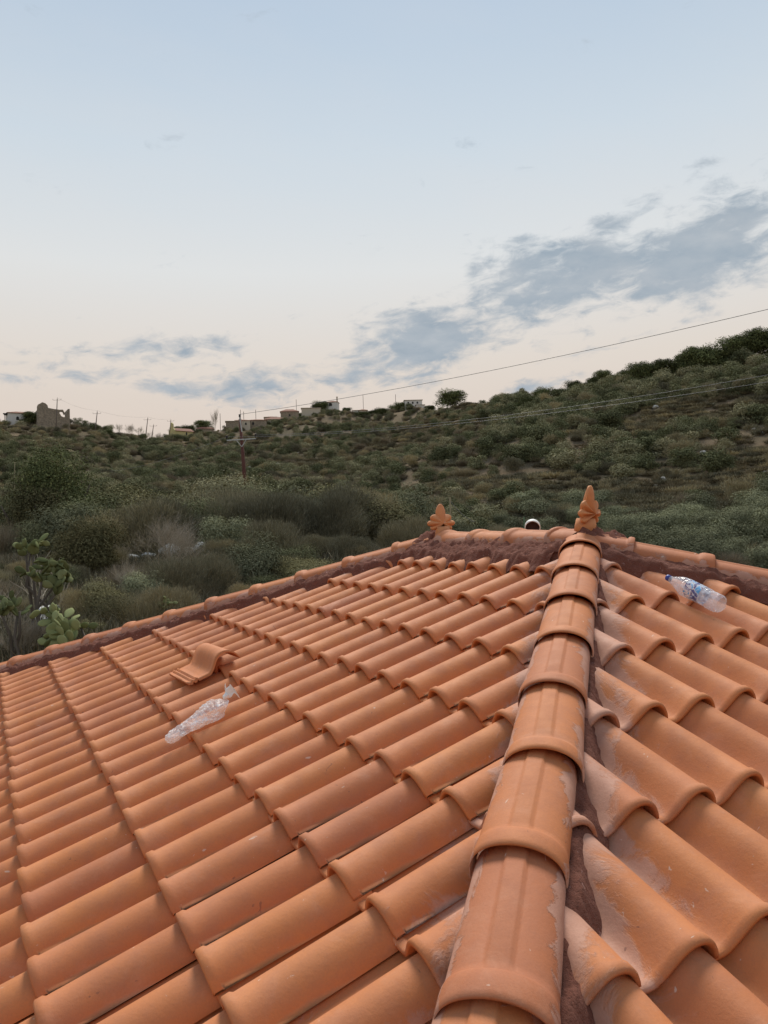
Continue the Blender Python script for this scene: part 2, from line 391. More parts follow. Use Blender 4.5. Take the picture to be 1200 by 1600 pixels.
o['label'] = 'hip end slope of clay tiles right of the near hip'
# plain underlay of the roof, the two hidden slopes, soffit and walls
mb = MB(); q = .15
mb.add([(0, 0, -q), (0, LR, -q), (-EAVE, LR+EAVE, -EAVE*T-q), (-EAVE, -EAVE, -EAVE*T-q), (EAVE, -EAVE, -EAVE*T-q), (EAVE, LR+EAVE, -EAVE*T-q)],
       [(0, 1, 2, 3), (0, 3, 4)])
hp(obj('roof_underlay', mb.me('roof_underlay'), m_mortar, house))
def far_slope():   # the hidden far slopes: same tile rhythm as corrugated sheets
    Vs = []; F = []
    mbx = MB()
    for (A, B, C_, D_) in [((0, 0), (0, LR), (EAVE, LR+EAVE), (EAVE, -EAVE)), ((0, LR), (0, LR), (-EAVE, LR+EAVE), (EAVE, LR+EAVE))]:
        n = 110; m = 14
        for k in range(n+1):
            f = k/n
            a = Vector((*A, 0)).lerp(Vector((*B, 0)), f); b = Vector((*D_, -EAVE*T)).lerp(Vector((*C_, -EAVE*T)), f) if A != B else Vector((*C_, -EAVE*T)).lerp(Vector((*D_, -EAVE*T)), f)
            for j in range(m+1): 
                p = a.lerp(b, j/m); p.z += -.028+.026*math.cos(k*2*math.pi*.5)
                mbx.V.append(tuple(p))
        o_ = len(mbx.V)-(n+1)*(m+1)
        for k in range(n):
            for j in range(m):
                i0 = o_+k*(m+1)+j; mbx.F.append((i0, i0+1, i0+m+2, i0+m+1))
    return mbx.me('far_slopes', True)
fs = far_slope(); 
for an, v in (('rnd', .5), ('rx', .3), ('dust', .1)):
    a = fs.attributes.new(an, 'FLOAT', 'POINT'); a.data.foreach_set('value', np.full(len(fs.vertices), v, np.float32))
o = hp(obj('roof_slope', fs, m_tile, house)); o['label'] = 'hidden far slopes of clay tiles beyond the ridge'
mb = MB(); mb.box(-EAVE+.02, EAVE-.02, -EAVE+.02, LR+EAVE-.02, -EAVE*T-.30, -EAVE*T-.10)
hp(obj('eaves_slab', mb.me('eaves_slab'), simple('render_white', (.7, .68, .62), .9, .05), house))
mb = MB(); mb.box(-EAVE+.6, EAVE-.6, -EAVE+.6, LR+EAVE-.6, -4.9, -EAVE*T-.30)
hp(obj('wall', mb.me('wall'), simple('wall_plaster', (.62, .55, .43), .9, .08), house))
m_glassd = simple('dark_glass', (.03, .035, .04), .1, .1)
m_shut = simple('shutter_brown', (.16, .08, .04), .6, .2)
for x in (-2.6, 0, 2.6):
    for ys, dy in ((-EAVE+.6, -1), (LR+EAVE-.6, 1)):
        mb = MB(); mb.box(x-.55, x+.55, min(ys, ys+dy*.05), max(ys, ys+dy*.05), -3.8, -2.6)
        wf = hp(obj('window', mb.me('window'), m_shut, house)); mb = MB(); mb.box(x-.45, x+.45, min(ys, ys+dy*.06), max(ys, ys+dy*.06), -3.7, -2.7)
        obj('pane', mb.me('pane'), m_glassd, wf)

# ridge and hip caps
def cap_mesh(name):
    """along +x, up-slope end at x=0, collar at x=.385..; z=0 at the base edge"""
    a = .103; L_ = .43
    st = [(0., .93, .066), (.02, .95, .069), (.345, .985, .071), (.362, .99, .0725), (.369, 1.005, .080), (.378, 1.018, .084), (.392, 1.025, .0865), (.420, 1.025, .0865), (.432, 1.012, .084), (.435, .99, .079)]
    n = 60; V = []; F = []
    for x, wa, h in st:
        for k in range(n+1):
            ph = math.pi*k/n; yy = -math.cos(ph); zz = math.sin(ph)**.82
            y = a*wa*yy; z = h*zz
            if x < .362 and abs(y) < .024: z += .0055
            V.append((x, y, z-.012*(1 if abs(yy) > .999 else 0)))
    for i in range(len(st)-1):
        for k in range(n): F.append((i*(n+1)+k, i*(n+1)+k+1, (i+1)*(n+1)+k+1, (i+1)*(n+1)+k))
    b = len(V)
    for k in range(n+1):   # inner lip of the collar
        v = V[(len(st)-1)*(n+1)+k]; V.append((v[0]-.05, v[1]*.95, v[2]*.93))
    for k in range(n): F.append(((len(st)-1)*(n+1)+k, (len(st)-1)*(n+1)+k+1, b+k+1, b+k))
    me = mesh(name, V, F, True)
    me.attributes.new('rnd', 'FLOAT', 'POINT'); me.attributes.new('rx', 'FLOAT', 'POINT'); me.attributes.new('dust', 'FLOAT', 'POINT')
    return me
cap0 = cap_mesh('ridge_cap')
def place_caps(P0, D, ts, lat=lambda t: 0., up0=-.036, dustbase=.15):
    D = Vector(D).normalized(); side = Vector((0, 0, 1)).cross(D).normalized(); upv = D.cross(side)
    for t in ts:
        me = cap0.copy(); n = len(me.vertices)
        co = np.empty(n*3, np.float32); me.vertices.foreach_get('co', co); co = co.reshape(-1, 3)
        me.attributes['rnd'].data.foreach_set('value', np.full(n, np.clip(rng.normal(.35, .2), 0, 1), np.float32))
        me.attributes['rx'].data.foreach_set('value', np.full(n, rng.random(), np.float32))
        e = np.clip((np.abs(co[:, 1])-.060)/.044, 0, 1); du = dustbase+.66*e+.42*np.clip(1-co[:, 0]/.15, 0, 1)*min(1, t/2.)
        me.attributes['dust'].data.foreach_set('value', du.astype(np.float32))
        start = t-.434
        if start < .02:
            co[:, 0] = .434-(.434-co[:, 0])*max(t-.02, .09)/.434; me.vertices.foreach_set('co', co.ravel())
        p = Vector(P0)+D*start+side*lat(t)+Vector((0, 0, up0+rng.normal(0, .001)))
        tilt = R(1.5); d2 = (D*math.cos(tilt)+upv*math.sin(tilt)); u2 = d2.cross(side)
        a = rng.normal(0, .010); s2 = side*math.cos(a)+d2*math.sin(a)*1; d3 = s2.cross(u2)*1
        Mx = Matrix((d3, s2, u2)).transposed().to_4x4(); Mx.translation = p
        o = obj('ridge_cap', me, m_cap, house); o.matrix_local = Matrix.Translation((0, 0, 4.7)) @ Mx
sq = math.sqrt(2+T*T)
H1D = (-1, -1, -T); H2D = (-1, 1, -T); H3D = (1, -1, -T)
place_caps((0, 0, 0), H1D, [.222+.391*k for k in range(18)], lambda t: -(.012+.0093*t))
place_caps((0, LR, 0), H2D, [.30+.385*k for k in range(18)], lambda t: 0.)
place_caps((0, 0, 0), H3D, [.235+.3855*k for k in range(17)], lambda t: 0.)
place_caps((0, 0, 0), (0, 1, 0), [.22+.385*k for k in range(4)], lambda t: 0., -.030)
# mortar bedding
def strip(name, P0, D, length, hw, zprof, seed, rough=.008, w0=0., latf=None):
    """a rough band of mortar along an axis; zprof(q, t) gives the height at lateral q (signed) and distance t"""
    D = Vector(D).normalized(); side = Vector((0, 0, 1)).cross(D).normalized()
    n = int(length/.012)+1; m = int((hw[1]-hw[0])/.009)+1; V = np.zeros((n, m, 3)); 
    for i in range(n):
        t = w0+i*.012
        for k in range(m):
            q_ = hw[0]+(hw[1]-hw[0])*k/(m-1)
            z = zprof(q_, t)
            x = Vector(P0)+D*t+side*(q_+(latf(t) if latf else 0)); V[i, k] = (x.x, x.y, x.z+z)
    nx = vnoise(V[..., 0]*60+seed+V[..., 1]*20, V[..., 1]*60+3)-.5; nx2 = vnoise(V[..., 0]*22+seed, V[..., 1]*22)-.5; nx3 = vnoise(V[..., 0]*130+seed, V[..., 1]*130)-.5
    V[..., 2] += rough*(nx*1.2+nx2*1.6+nx3*.25)
    F = []
    for i in range(n-1):
        for k in range(m-1): F.append((i*m+k, i*m+k+1, (i+1)*m+k+1, (i+1)*m+k))
    return mesh(name, V.reshape(-1, 3), np.array(F), True)
lat_drop = T/math.sqrt(2)
def zhip(q, t): return -abs(q)*lat_drop*1.0-.030-.075*min(1, max(0, (abs(q)-.085-.006*math.sin(t*23))/.045))
hp(obj('mortar_bed', strip('m1', (0, 0, 0), H1D, 7.0, (-.14, .14), zhip, 1, .014), m_mortar, house))
def zhip2(q, t):
    wob = .02*math.sin(t*2*math.pi/.385+.6)+.012*math.sin(t*7.3)
    e = abs(q)-(.165+wob)
    return -abs(q)*lat_drop+(.010 if e < 0 else .010-e*1.9)
hp(obj('mortar_bed', strip('m2', (0, LR, 0), H2D, 7.0, (-.22, .22), zhip2, 2, .016), m_mortar, house))
hp(obj('mortar_bed', strip('m3', (0, 0, 0), H3D, 7.0, (-.22, .22), zhip2, 3, .016), m_mortar, house))
def zrid(q, t):
    e = abs(q)-(.235+.02*math.sin(t*9)+.012*math.sin(t*31)); return -abs(q)*T+.026-.05*max(0, abs(q)-.06)-(max(0, e)*1.5)
hp(obj('mortar_bed', strip('m4', (0, 0, 0), (0, 1, 0), LR+.06, (-.30, .30), zrid, 4, .022, -.01), m_mortar, house))
def mound(P, rad, h, seed):
    V = []; F = []; n = 36; m = 16
    for i in range(m+1):
        rho = i/m
        for k in range(n):
            a = 2*math.pi*k/n; rr_ = rad*rho*(1+.22*math.sin(3*a+seed)+.1*math.sin(7*a))
            x, y = P[0]+rr_*math.cos(a), P[1]+rr_*math.sin(a)
            z = P[2]+h*(1-rho**1.5)-.16*rho**2*1.0*rad/.2+.010*(vnoise(np.array(x*60+seed), np.array(y*60))-.5)*2+.012*(vnoise(np.array(x*150+seed), np.array(y*150))-.5)
            V.append((x, y, float(z)))
    for i in range(m):
        for k in range(n): F.append((i*n+k, i*n+(k+1) % n, (i+1)*n+(k+1) % n, (i+1)*n+k))
    return mesh('mound', V, F, True)
hp(obj('mortar_bed', mound((.05, .03, .02), .23, .05, 1), m_mortar, house))
hp(obj('mortar_bed', mound((.03, .02, .045), .115, .045, 3), m_mortar, house))
hp(obj('mortar_bed', mound((.12, -.07, -.01), .15, .05, 8), m_mortar, house))
hp(obj('mortar_bed', mound((-.13, .02, -.035), .15, .03, 12), m_mortar, house))
hp(obj('mortar_bed', mound((0, LR+.03, .02), .20, .045, 5), m_mortar, house))
# palmette ridge finials: facing along the ridge, standing at each end of it
def palmette(name):
    def outline(phi):     # phi from the vertical, radius from the fan centre
        a = abs(phi); lob = abs(math.cos(a*4.2))**.5; a2 = max(0, a-1.9)
        return .052+.026*lob+.066*math.exp(-(a/.30)**1.5)-.03*a2
    n = 180; m = 22; V = []; F = []
    for side_, yo in ((0, 0.),):
        for i in range(m+1):
            rho = i/m
            for k in range(n+1):
                phi = -2.62+5.24*k/n; r_ = outline(phi)*rho
                ridge = .5+.5*math.cos(phi*2*4.2)
                y = -(.012+.016*ridge*math.sin(math.pi*min(1, rho*1.02))**.6+.030*(1-rho)**2-.010*rho)
                V.append((r_*math.sin(phi)*1.15, y-.018*rho**2, .058+r_*math.cos(phi)*1.05))
    for i in range(m):
        for k in range(n): F.append((i*(n+1)+k, i*(n+1)+k+1, (i+1)*(n+1)+k+1, (i+1)*(n+1)+k))
    b = len(V)
    for i in range(m+1):
        rho = i/m
        for k in range(n+1):
            phi = -2.62+5.24*k/n; r_ = outline(phi)*rho*.99; ridge = .5+.5*math.cos(phi*2*4.2)
            V.append((r_*math.sin(phi)*1.15, .020-.034*rho**2+.006*ridge*rho, .058+r_*math.cos(phi)*1.05))
    for i in range(m):
        for k in range(n): F.append((b+i*(n+1)+k, b+(i+1)*(n+1)+k, b+(i+1)*(n+1)+k+1, b+i*(n+1)+k+1))
    for k in range(n): F.append((m*(n+1)+k, m*(n+1)+k+1, b+m*(n+1)+k+1, b+m*(n+1)+k))
    mb = MB(); mb.V = V; mb.F = F
    mb.tube([(0, .004, -.05), (0, .004, .0), (0, .004, .035)], [.052, .046, .040], 14)
    return mb.me(name, True)
pm = palmette('ridge_finial')
def fin(x, y, z, rz, s, tilt, lab):
    o = obj('ridge_finial', pm, m_fin, house, (x, y, z+4.7), (tilt, 0, rz)); o.scale = (s*1.26, s*1.2, s); o['label'] = lab
fin(.03, .02, .072, R(20), 1.0, R(3), 'palmette finial at the near end of the ridge beside the hip')
fin(.0, LR-.09, .055, R(180-6), .92, R(3), 'palmette finial at the far end of the ridge, seen from behind')

def plane_pt(px, py, side=0, h=0.):
    d = ray(px, py); ct, st = math.cos(TH), math.sin(TH)
    nrm = Vector((-st, 0, ct)) if side == 0 else Vector((0, -st, ct))
    k = (h-CAM.dot(nrm))/d.dot(nrm); return CAM+d*k
# loose tile lying crosswise on the main slope
ct, st = math.cos(TH), math.sin(TH)
A0 = plane_pt(298, 1070, 0, .0); B0 = plane_pt(265, 1052, 0, .0)
def loose_profile(u):
    if u >= -.108: return prof(u)
    z = -.074
    if -.200 < u < -.192 or -.176 < u < -.168: z += .008
    if u < -.212: z += .004
    return z
lu = [-.225, -.213, -.211, -.201, -.198, -.193, -.190, -.178, -.175, -.170, -.166, -.14, -.125]+list(np.linspace(-.108, 0, 16))+list(np.linspace(.008, .073, 11))
LV = []; LF = []; nl = len(lu)
for (v, zz_) in [(0., -.013), (0., 0.), (-.03, 0.), (-.036, -.003), (-.15, -.003), (-.3, -.003), (-.40, -.003), (-.40, -.015), (-.2, -.015), (0., -.013)]:
    for u in lu: LV.append((u, v, loose_profile(u)+zz_))
for i in range(9):
    for k in range(nl-1): LF.append((i*nl+k, i*nl+k+1, (i+1)*nl+k+1, (i+1)*nl+k))
for e_ in (0, nl-1): LF.append((1*nl+e_, 2*nl+e_, 4*nl+e_, 6*nl+e_, 7*nl+e_, 9*nl+e_))
me = mesh('roof_tile', LV, LF, True)
lt = obj('roof_tile', me, m_clay)
dirv = (A0-B0).normalized()
nrm = Vector((-st, 0, ct)); upsl = dirv.cross(nrm)*-1
if upsl.x < 0: upsl = -upsl
nr_ = dirv.cross(-upsl).normalized()
if nr_.z < 0: nr_ = -nr_
# v (down axis of the tile) = toward camera along the course; u = up-slope
ux = upsl.normalized(); vy = dirv; wz = ux.cross(vy)
if wz.z < 0: wz = -wz; 
Mx = Matrix((ux, vy, wz)).transposed().to_4x4()
Mx.translation = A0+ux*.215+nrm*.084
lt.matrix_world = Mx
tag(lt, 'loose clay roof tile lying crosswise on top of the left slope', 'roof tile')

# ------------------------------------------------------------------ plastic things
def f_plastic(t, p):
    g = t.n('ShaderNodeTexCoord').outputs['Object']; n = t.noise(g, 30, 5, .6, .6)
    t.put(p.inputs['Base Color'], t.mix(n, (.85, .80, .78), (.97, .95, .93))); p.inputs['Roughness'].default_value = .32
    t.put(p.inputs['Alpha'], t.ramp(n, [(.35, .22), (.52, .38), (.66, .85)]))
    bump(t, p, n, .006, 1)
m_bag = mat('clear_film', f_plastic)
def f_pet(t, p):
    g = t.n('ShaderNodeTexCoord').outputs['Object']; n = t.noise(g, 28, 4, .6, .5)
    p.inputs['Base Color'].default_value = (.90, .90, .93, 1); p.inputs['Roughness'].default_value = .12
    t.put(p.inputs['Alpha'], t.ramp(n, [(.35, .30), (.55, .42), (.72, .75)])); bump(t, p, n, .004, 1)
m_pet = mat('clear_bottle_plastic', f_pet)
def bag():
    P1 = plane_pt(262, 1162, 0, .015); P2 = plane_pt(357, 1098, 0, .02); ax = (P2-P1); Ln = ax.length; ax.normalize()
    sdv = ax.cross(nrm).normalized(); e = empty('plastic_bag', P1); n = 40; m = 28; V = []; F = []
    rp = [(0, .008), (.03, .026), (.12, .033), (.3, .032), (.5, .043), (.68, .060), (.82, .058), (.93, .028), (1., .008)]
    for i in range(n+1):
        s_ = i/n; r0 = np.interp(s_, [a for a, b in rp], [b for a, b in rp])
        for k in range(m):
            a = 2*math.pi*k/m
            cr = 1+.09*math.sin(8*s_+3*a)+.07*math.sin(5*a+17*s_)+.15*(rng.random()-.5)
            rr_ = r0*cr
            V.append(ax*(s_*Ln+.006*(rng.random()-.5))+sdv*(rr_*1.05*math.cos(a))+nrm*(rr_*.7*math.sin(a)+.012))
    for i in range(n):
        for k in range(m): F.append((i*m+k, i*m+(k+1) % m, (i+1)*m+(k+1) % m, (i+1)*m+k))
    obj('bag_body', mesh('bag_body', V, F, False), m_bag, e)
    mb = MB(); K = ax*Ln+nrm*.032
    mb.tube([K-ax*.012, K+ax*.004, K+ax*.018], [.009, .014, .008], 9)
    for sg, ln in ((1, .055), (-1, .075)):
        d0 = (ax*.55+sdv*sg*.8+nrm*.35).normalized(); wv = ax.cross(d0).normalized()
        Vr = []; 
        for i in range(9):
            f = i/8; ww = .006+.024*math.sin(math.pi*min(f*.8, 1))*(1+.3*math.sin(f*9))
            c = K+d0*ln*f+nrm*.010*math.sin(f*5)+ax*.012*math.sin(f*3)
            for s2 in (-1, -.3, .4, 1): Vr.append(c+wv*ww*s2+nrm*.007*math.sin(s2*4+f*8))
        mb.add(Vr, [(i*4+j, i*4+j+1, i*4+j+5, i*4+j+4) for i in range(8) for j in range(3)])
    obj('knot', mb.me('knot'), simple('milky_film', (.80, .77, .72), .4, .1, 30), e)
    tag(e, 'crumpled clear plastic bag knotted at its upper end, lying on the left slope', 'plastic bag')
bag()
def bottle():
    n1_ = Vector((0, -st, ct)); P1 = plane_pt(1040, 911, 1, .012); P2 = plane_pt(1126, 955, 1, .012)
    ax = P2-P1; Ln = ax.length; ax.normalize(); sdv = ax.cross(n1_).normalized()
    k = Ln/.33; e = empty('water_bottle', P1)
    Mx = Matrix((sdv, ax.cross(sdv)*1, ax)).transposed().to_4x4(); Mx.translation = n1_*.028
    pf = [(.014, .012), (.015, .03), (.026, .055), (.040, .09), (.043, .11), (.0415, .118), (.043, .126), (.043, .17), (.0405, .178), (.043, .186), (.043, .25), (.041, .258), (.043, .266), (.043, .31), (.036, .325), (.012, .322), (0, .318)]
    mb = MB(); mb.lathe([(a*k, b*k) for a, b in pf], 28, Mx); me = mb.me('bottle_body', False)
    for v in me.vertices:   # crushed a little
        q_ = math.sin(v.co.x*160+v.co.y*90)*math.cos(v.co.z*140); v.co += n1_*(-.006*k*max(0, q_))+sdv*(.004*k*q_)
    obj('bottle_body', me, m_pet, e)
    mb = MB(); mb.lathe([(0, 0), (.014*k, 0), (.0155*k, .003*k), (.0155*k, .020*k), (.010*k, .022*k)], 18, Mx); obj('cap', mb.me('cap', True), simple('blue_cap', (.03, .06, .30), .4, .1), e)
    def f_lab(t, p):
        g = t.n('ShaderNodeTexCoord').outputs['Object']; n = t.noise(g, 42, 3, .5, .8)
        t.put(p.inputs['Base Color'], t.ramp(n, [(.40, (.05, .06, .25)), (.45, (.70, .74, .80)), (.54, (.72, .76, .82)), (.57, (.10, .38, .70)), (.66, (.12, .42, .72))], 'CONSTANT'))
        t.put(p.inputs['Alpha'], t.ramp(n, [(.40, .9), (.46, .45), (.56, .9)])); p.inputs['Roughness'].default_value = .35
    mb = MB(); mb.lathe([(.0437*k, .14*k), (.0437*k, .225*k)], 28, Mx); obj('label_band', mb.me('label_band', True), mat('torn_label', f_lab), e)
    tag(e, 'empty clear plastic water bottle with blue cap lying between tiles', 'bottle')
bottle()
# white flue pipe with a dark mouth behind the ridge
def flue():
    c = at(832, 822, 5.35); e = empty('vent_pipe', (c.x, c.y, -.8)); tow = (CAM-c).normalized(); tow.z = -.15
    p0 = Vector((0, 0, 0)); zc = c.z+.8
    pts = [p0, Vector((0, 0, zc-.10)), Vector((0, 0, zc-.03))+tow*.015, Vector((0, 0, zc+.004))+tow*.04, Vector((0, 0, zc-.002))+tow*.09]
    mb = MB(); mb.tube(pts, .048, 24, False); me = mb.me('pipe', True); o = obj('pipe', me, simple('white_pvc', (.82, .80, .74), .45, .06, 10), e)
    s_ = o.modifiers.new('t', 'SOLIDIFY'); s_.thickness = .0045; s_.offset = 1
    q_ = pts[-1]-tow*.05; mb = MB(); mb.tube([q_, q_-tow*.004], .0465, 20); obj('pipe_inside', mb.me('pipe_inside'), simple('dark_hollow', (.05, .03, .028), .9, .6, 60), e)  # disc plugs the pipe; the darkness of its hollow is put into the colour
    tag(e, 'white pipe end with a dark mouth peeping over the ridge', 'pipe')
flue()

# ------------------------------------------------------------------ vegetation
def leaf_cloud(name, n, rad, hgt, leaf, nb=7, up=.3, aspect=1.6, seed=0, flat=.85, z0=.1, inner=.25, trunkw=None, sq=1.):
    """many small leaf faces spread through overlapping clumps of an uneven crown"""
    g_ = np.random.default_rng(seed)
    ang = g_.random(nb)*2*np.pi; rd = np.sqrt(g_.random(nb))*rad*.62
    cz = z0*hgt+(g_.random(nb)**.8)*(hgt*.62); br = rad*(.34+.26*g_.random(nb))
    cx = rd*np.cos(ang)*sq; cy = rd*np.sin(ang)
    wgt = br**2; idx = g_.choice(nb, n, p=wgt/wgt.sum())
    d = g_.normal(size=(n, 3)); d /= np.linalg.norm(d, axis=1)[:, None]; d[:, 2] = np.where(d[:, 2] < -.55, -d[:, 2], d[:, 2])
    rho = np.where(g_.random(n) < inner, g_.random(n)*.8, .78+.30*g_.random(n)+.10*g_.normal(size=n)); rho = np.where(g_.random(n) < .06, 1.02+.30*g_.random(n), rho)
    c = np.stack([cx, cy, cz], -1)[idx]+d*(br[idx]*rho)[:, None]*np.array([1, 1, flat*hgt/rad*.55 if hgt > rad else flat])
    c[:, 2] = np.maximum(c[:, 2], .03)
    nn_ = d*1.5+g_.normal(size=(n, 3))*.5+np.array([0, 0, up]); nn_ /= np.linalg.norm(nn_, axis=1)[:, None]
    t_ = np.cross(nn_, g_.normal(size=(n, 3))); t_ /= np.linalg.norm(t_, axis=1)[:, None]; b_ = np.cross(nn_, t_)
    sz = leaf*(.6+.8*g_.random(n))[:, None]
    V = np.stack([c-t_*sz*aspect*.5, c+b_*sz*.5, c+t_*sz*aspect*.5, c-b_*sz*.5], 1).reshape(-1, 3)
    F = np.arange(4*n).reshape(n, 4)
    rv = np.clip(g_.normal(.45, .22, n), 0, 1)
    return mesh(name, V, F, False, {'rnd': ('FACE', rv)})
def blade_clump(name, n, rad, hgt, wid, seed=0, spread=.55, droop=.25, branch=0):
    """many thin upright stems fanning out from the ground"""
    g_ = np.random.default_rng(seed); a = g_.random(n)*2*np.pi; r0 = np.sqrt(g_.random(n))*rad*.55
    p0 = np.stack([r0*np.cos(a), r0*np.sin(a), np.zeros(n)], -1)
    a2 = a+g_.normal(0, .7, n); ln = hgt*(.45+.6*g_.random(n)); out = spread*(g_.random(n)*1.1)
    start = g_.random(n)*.6
    dirv_ = np.stack([np.cos(a2)*out, np.sin(a2)*out, np.ones(n)], -1); dirv_ /= np.linalg.norm(dirv_, axis=1)[:, None]
    P = [p0+dirv_*(ln*start)[:, None]]
    q_ = P[0]; dd = dirv_.copy(); seg = ln*(1-start)/2
    for i in range(2):
        dd = dd+g_.normal(0, .16, (n, 3)); dd[:, 2] -= droop*i; dd /= np.linalg.norm(dd, axis=1)[:, None]; q_ = q_+dd*seg[:, None]; P.append(q_)
    sidev = np.cross(dirv_, g_.normal(size=(n, 3))); sidev /= np.linalg.norm(sidev, axis=1)[:, None]; ww = wid*(.6+.8*g_.random(n))[:, None]
    V = np.stack([P[0]-sidev*ww*.5, P[0]+sidev*ww*.5, P[1]+sidev*ww*.45, P[1]-sidev*ww*.45, P[2]+sidev*ww*.15, P[2]-sidev*ww*.15], 1).reshape(-1, 3)
    b_ = np.arange(n)[:, None]*6; F = np.concatenate([b_+np.array([[0, 1, 2, 3]]), b_+np.array([[3, 2, 4, 5]])]); 
    rv = np.clip(g_.normal(.45, .22, n), 0, 1)
    return mesh(name, V, F, False, {'rnd': ('FACE', np.concatenate([rv, rv]))})
def twig_tree(name, seed, hgt, spread=.6, r0=.04, depth=4, kids=4, grav=.0):
    g_ = random.Random(seed); mb = MB()
    def go(p, d, ln, r_, lv):
        pts = [p]; q_ = p.copy(); dd = d.copy()
        for i in range(3):
            dd = (dd+Vector((g_.gauss(0, .16), g_.gauss(0, .16), g_.gauss(.05, .10)))).normalized(); q_ = q_+dd*ln/3; pts.append(q_.copy())
        mb.tube(pts, [r_, r_*.85, r_*.7, r_*.5], 4 if lv < depth-1 else 3, False)
        if lv < depth:
            for k in range(kids):
                f = .35+.65*(k+1)/kids; i = min(2, int(f*3)); b0 = pts[i].lerp(pts[i+1], f*3-i) if i < 3 else pts[3]
                nd = (dd+Vector((g_.gauss(0, spread), g_.gauss(0, spread), g_.gauss(.15, spread*.5)))).normalized(); go(b0, nd, ln*g_.uniform(.55, .8), r_*.55, lv+1)
    for k in range(3): go(Vector((g_.gauss(0, .05), g_.gauss(0, .05), 0)), Vector((g_.gauss(0, .35), g_.gauss(0, .35), 1)).normalized(), hgt*.42, r0, 0)
    return mb.me(name)

def brush(name, n, rad, hgt, wid, ln, nb=12, seed=0, z0=.1, flat=.85):
    """dense soft bush: very many thin sprigs pointing up and outward through overlapping clumps"""
    g_ = np.random.default_rng(seed); ang = g_.random(nb)*2*np.pi; rd = np.sqrt(g_.random(nb))*rad*.62
    cz = z0*hgt+(g_.random(nb)**.8)*(hgt*.58); br = rad*(.34+.24*g_.random(nb)); idx = g_.choice(nb, n, p=br**2/(br**2).sum())
    d = g_.normal(size=(n, 3)); d /= np.linalg.norm(d, axis=1)[:, None]; d[:, 2] = np.where(d[:, 2] < -.4, -d[:, 2], d[:, 2])
    rho = np.where(g_.random(n) < .3, g_.random(n)*.8, .72+.35*g_.random(n)); rho = np.where(g_.random(n) < .09, 1.0+.42*g_.random(n), rho)
    c = np.stack([rd*np.cos(ang), rd*np.sin(ang), cz], -1)[idx]+d*(br[idx]*rho)[:, None]*np.array([1, 1, flat]); c[:, 2] = np.maximum(c[:, 2], .02)
    t_ = d*.7+g_.normal(size=(n, 3))*.35+np.array([0, 0, .9]); t_ /= np.linalg.norm(t_, axis=1)[:, None]
    b_ = np.cross(t_, d+g_.normal(size=(n, 3))*.5); b_ /= np.linalg.norm(b_, axis=1)[:, None]; L_ = (ln*(.5+g_.random(n)))[:, None]; W_ = (wid*(.6+.8*g_.random(n)))[:, None]
    V = np.stack([c, c+t_*L_*.55+b_*W_*.5, c+t_*L_, c+t_*L_*.55-b_*W_*.5], 1).reshape(-1, 3)
    return mesh(name, V, np.arange(4*n).reshape(n, 4), False, {'rnd': ('FACE', np.clip(g_.normal(.45, .22, n), 0, 1))})
ever = [leaf_cloud('evergreen_shrub', 3000, 1.15, 1.9, .062, 7+k, seed=20+k, aspect=1.9) for k in range(6)]
broom = [brush('broom_shrub', 4000, 1.1, 1.5, .028, .22, 9, seed=40+k) for k in range(4)]
dry = [blade_clump('dry_shrub', 2200, 1.2, 1.4, .015, seed=60+k, spread=1.1) for k in range(3)]
olive_s = [leaf_cloud('pale_shrub', 5000, 1.3, 2.0, .045, 14, seed=80+k, up=.6, aspect=2.2) for k in range(2)]
kinds = {'evergreen_shrub': (ever, m_ever), 'broom_shrub': (broom, m_broom), 'dry_shrub': (dry, m_dry), 'pale_shrub': (olive_s, m_olive)}
for k_, (ms, mt) in kinds.items():
    for me_ in ms: me_.materials.append(mt)
info = {'evergreen_shrub': ('dark green rounded evergreen shrub on the hillside across the gully', 'shrub', 'dark evergreen shrubs on the hillside'),
        'broom_shrub': ('olive green upright broom like shrub on the hillside across the gully', 'shrub', 'broom shrubs on the hillside'),
        'dry_shrub': ('grey brown dry twiggy shrub on the hillside across the gully', 'shrub', 'dry shrubs on the hillside'),
        'pale_shrub': ('soft grey green rounded shrub low on the right hillside', 'shrub', 'soft pale shrubs low on the right hillside')}
protos = {}
def put(kind, var, p, s_, rz, sz=1., lab=None):
    me_ = kinds[kind][0][var]
    o = bpy.data.objects.new(kind, me_); COL.objects.link(o); o.location = p; o.rotation_euler = (0, 0, rz); o.scale = (s_, s_, s_*sz)
    l_, c_, g_ = info[kind]
    if lab: tag(o, lab[0], c_, lab[1] if len(lab) > 1 else None)
    else: tag(o, l_, c_, g_)
    protos.setdefault((kind, var), o)
    return o
# scatter: positions over the visible hillside, large ones near the camera as individuals
def bare(x, y, r, px):
    """bare earthy clearings"""
    b1 = vnoise(x/19+4, y/19); b2 = vnoise(x/7, y/7+5)
    lim = .29+.22*sstep((px-780)/250)*sstep((r-68)/30)*(1-sstep((r-140)/30))
    lim = lim+.22*np.exp(-((px-495)/60)**2-((r-175)/35)**2)+.12*np.exp(-((px-640)/90)**2-((r-330)/60)**2)
    return (b1*.65+b2*.35) < lim
cand = []
def ring(r0, r1, spacing, smin, smax):
    a_ = .5*(r1*r1-r0*r0)*1.22; n = int(a_/spacing**2)
    rr_ = np.sqrt(r0*r0+(r1*r1-r0*r0)*rng.random(n)); th_ = YAW+(-.61+1.22*rng.random(n))
    x = CAM.x+rr_*np.sin(th_); y = CAM.y+rr_*np.cos(th_); r_, px = polar(x, y); rs = np.interp(px, PXK, RSK)
    ok = (~bare(x, y, r_, px)) & (r_ < rs+8)
    for i in np.nonzero(ok)[0]: cand.append((r_[i], px[i], x[i], y[i], rng.uniform(smin, smax)))
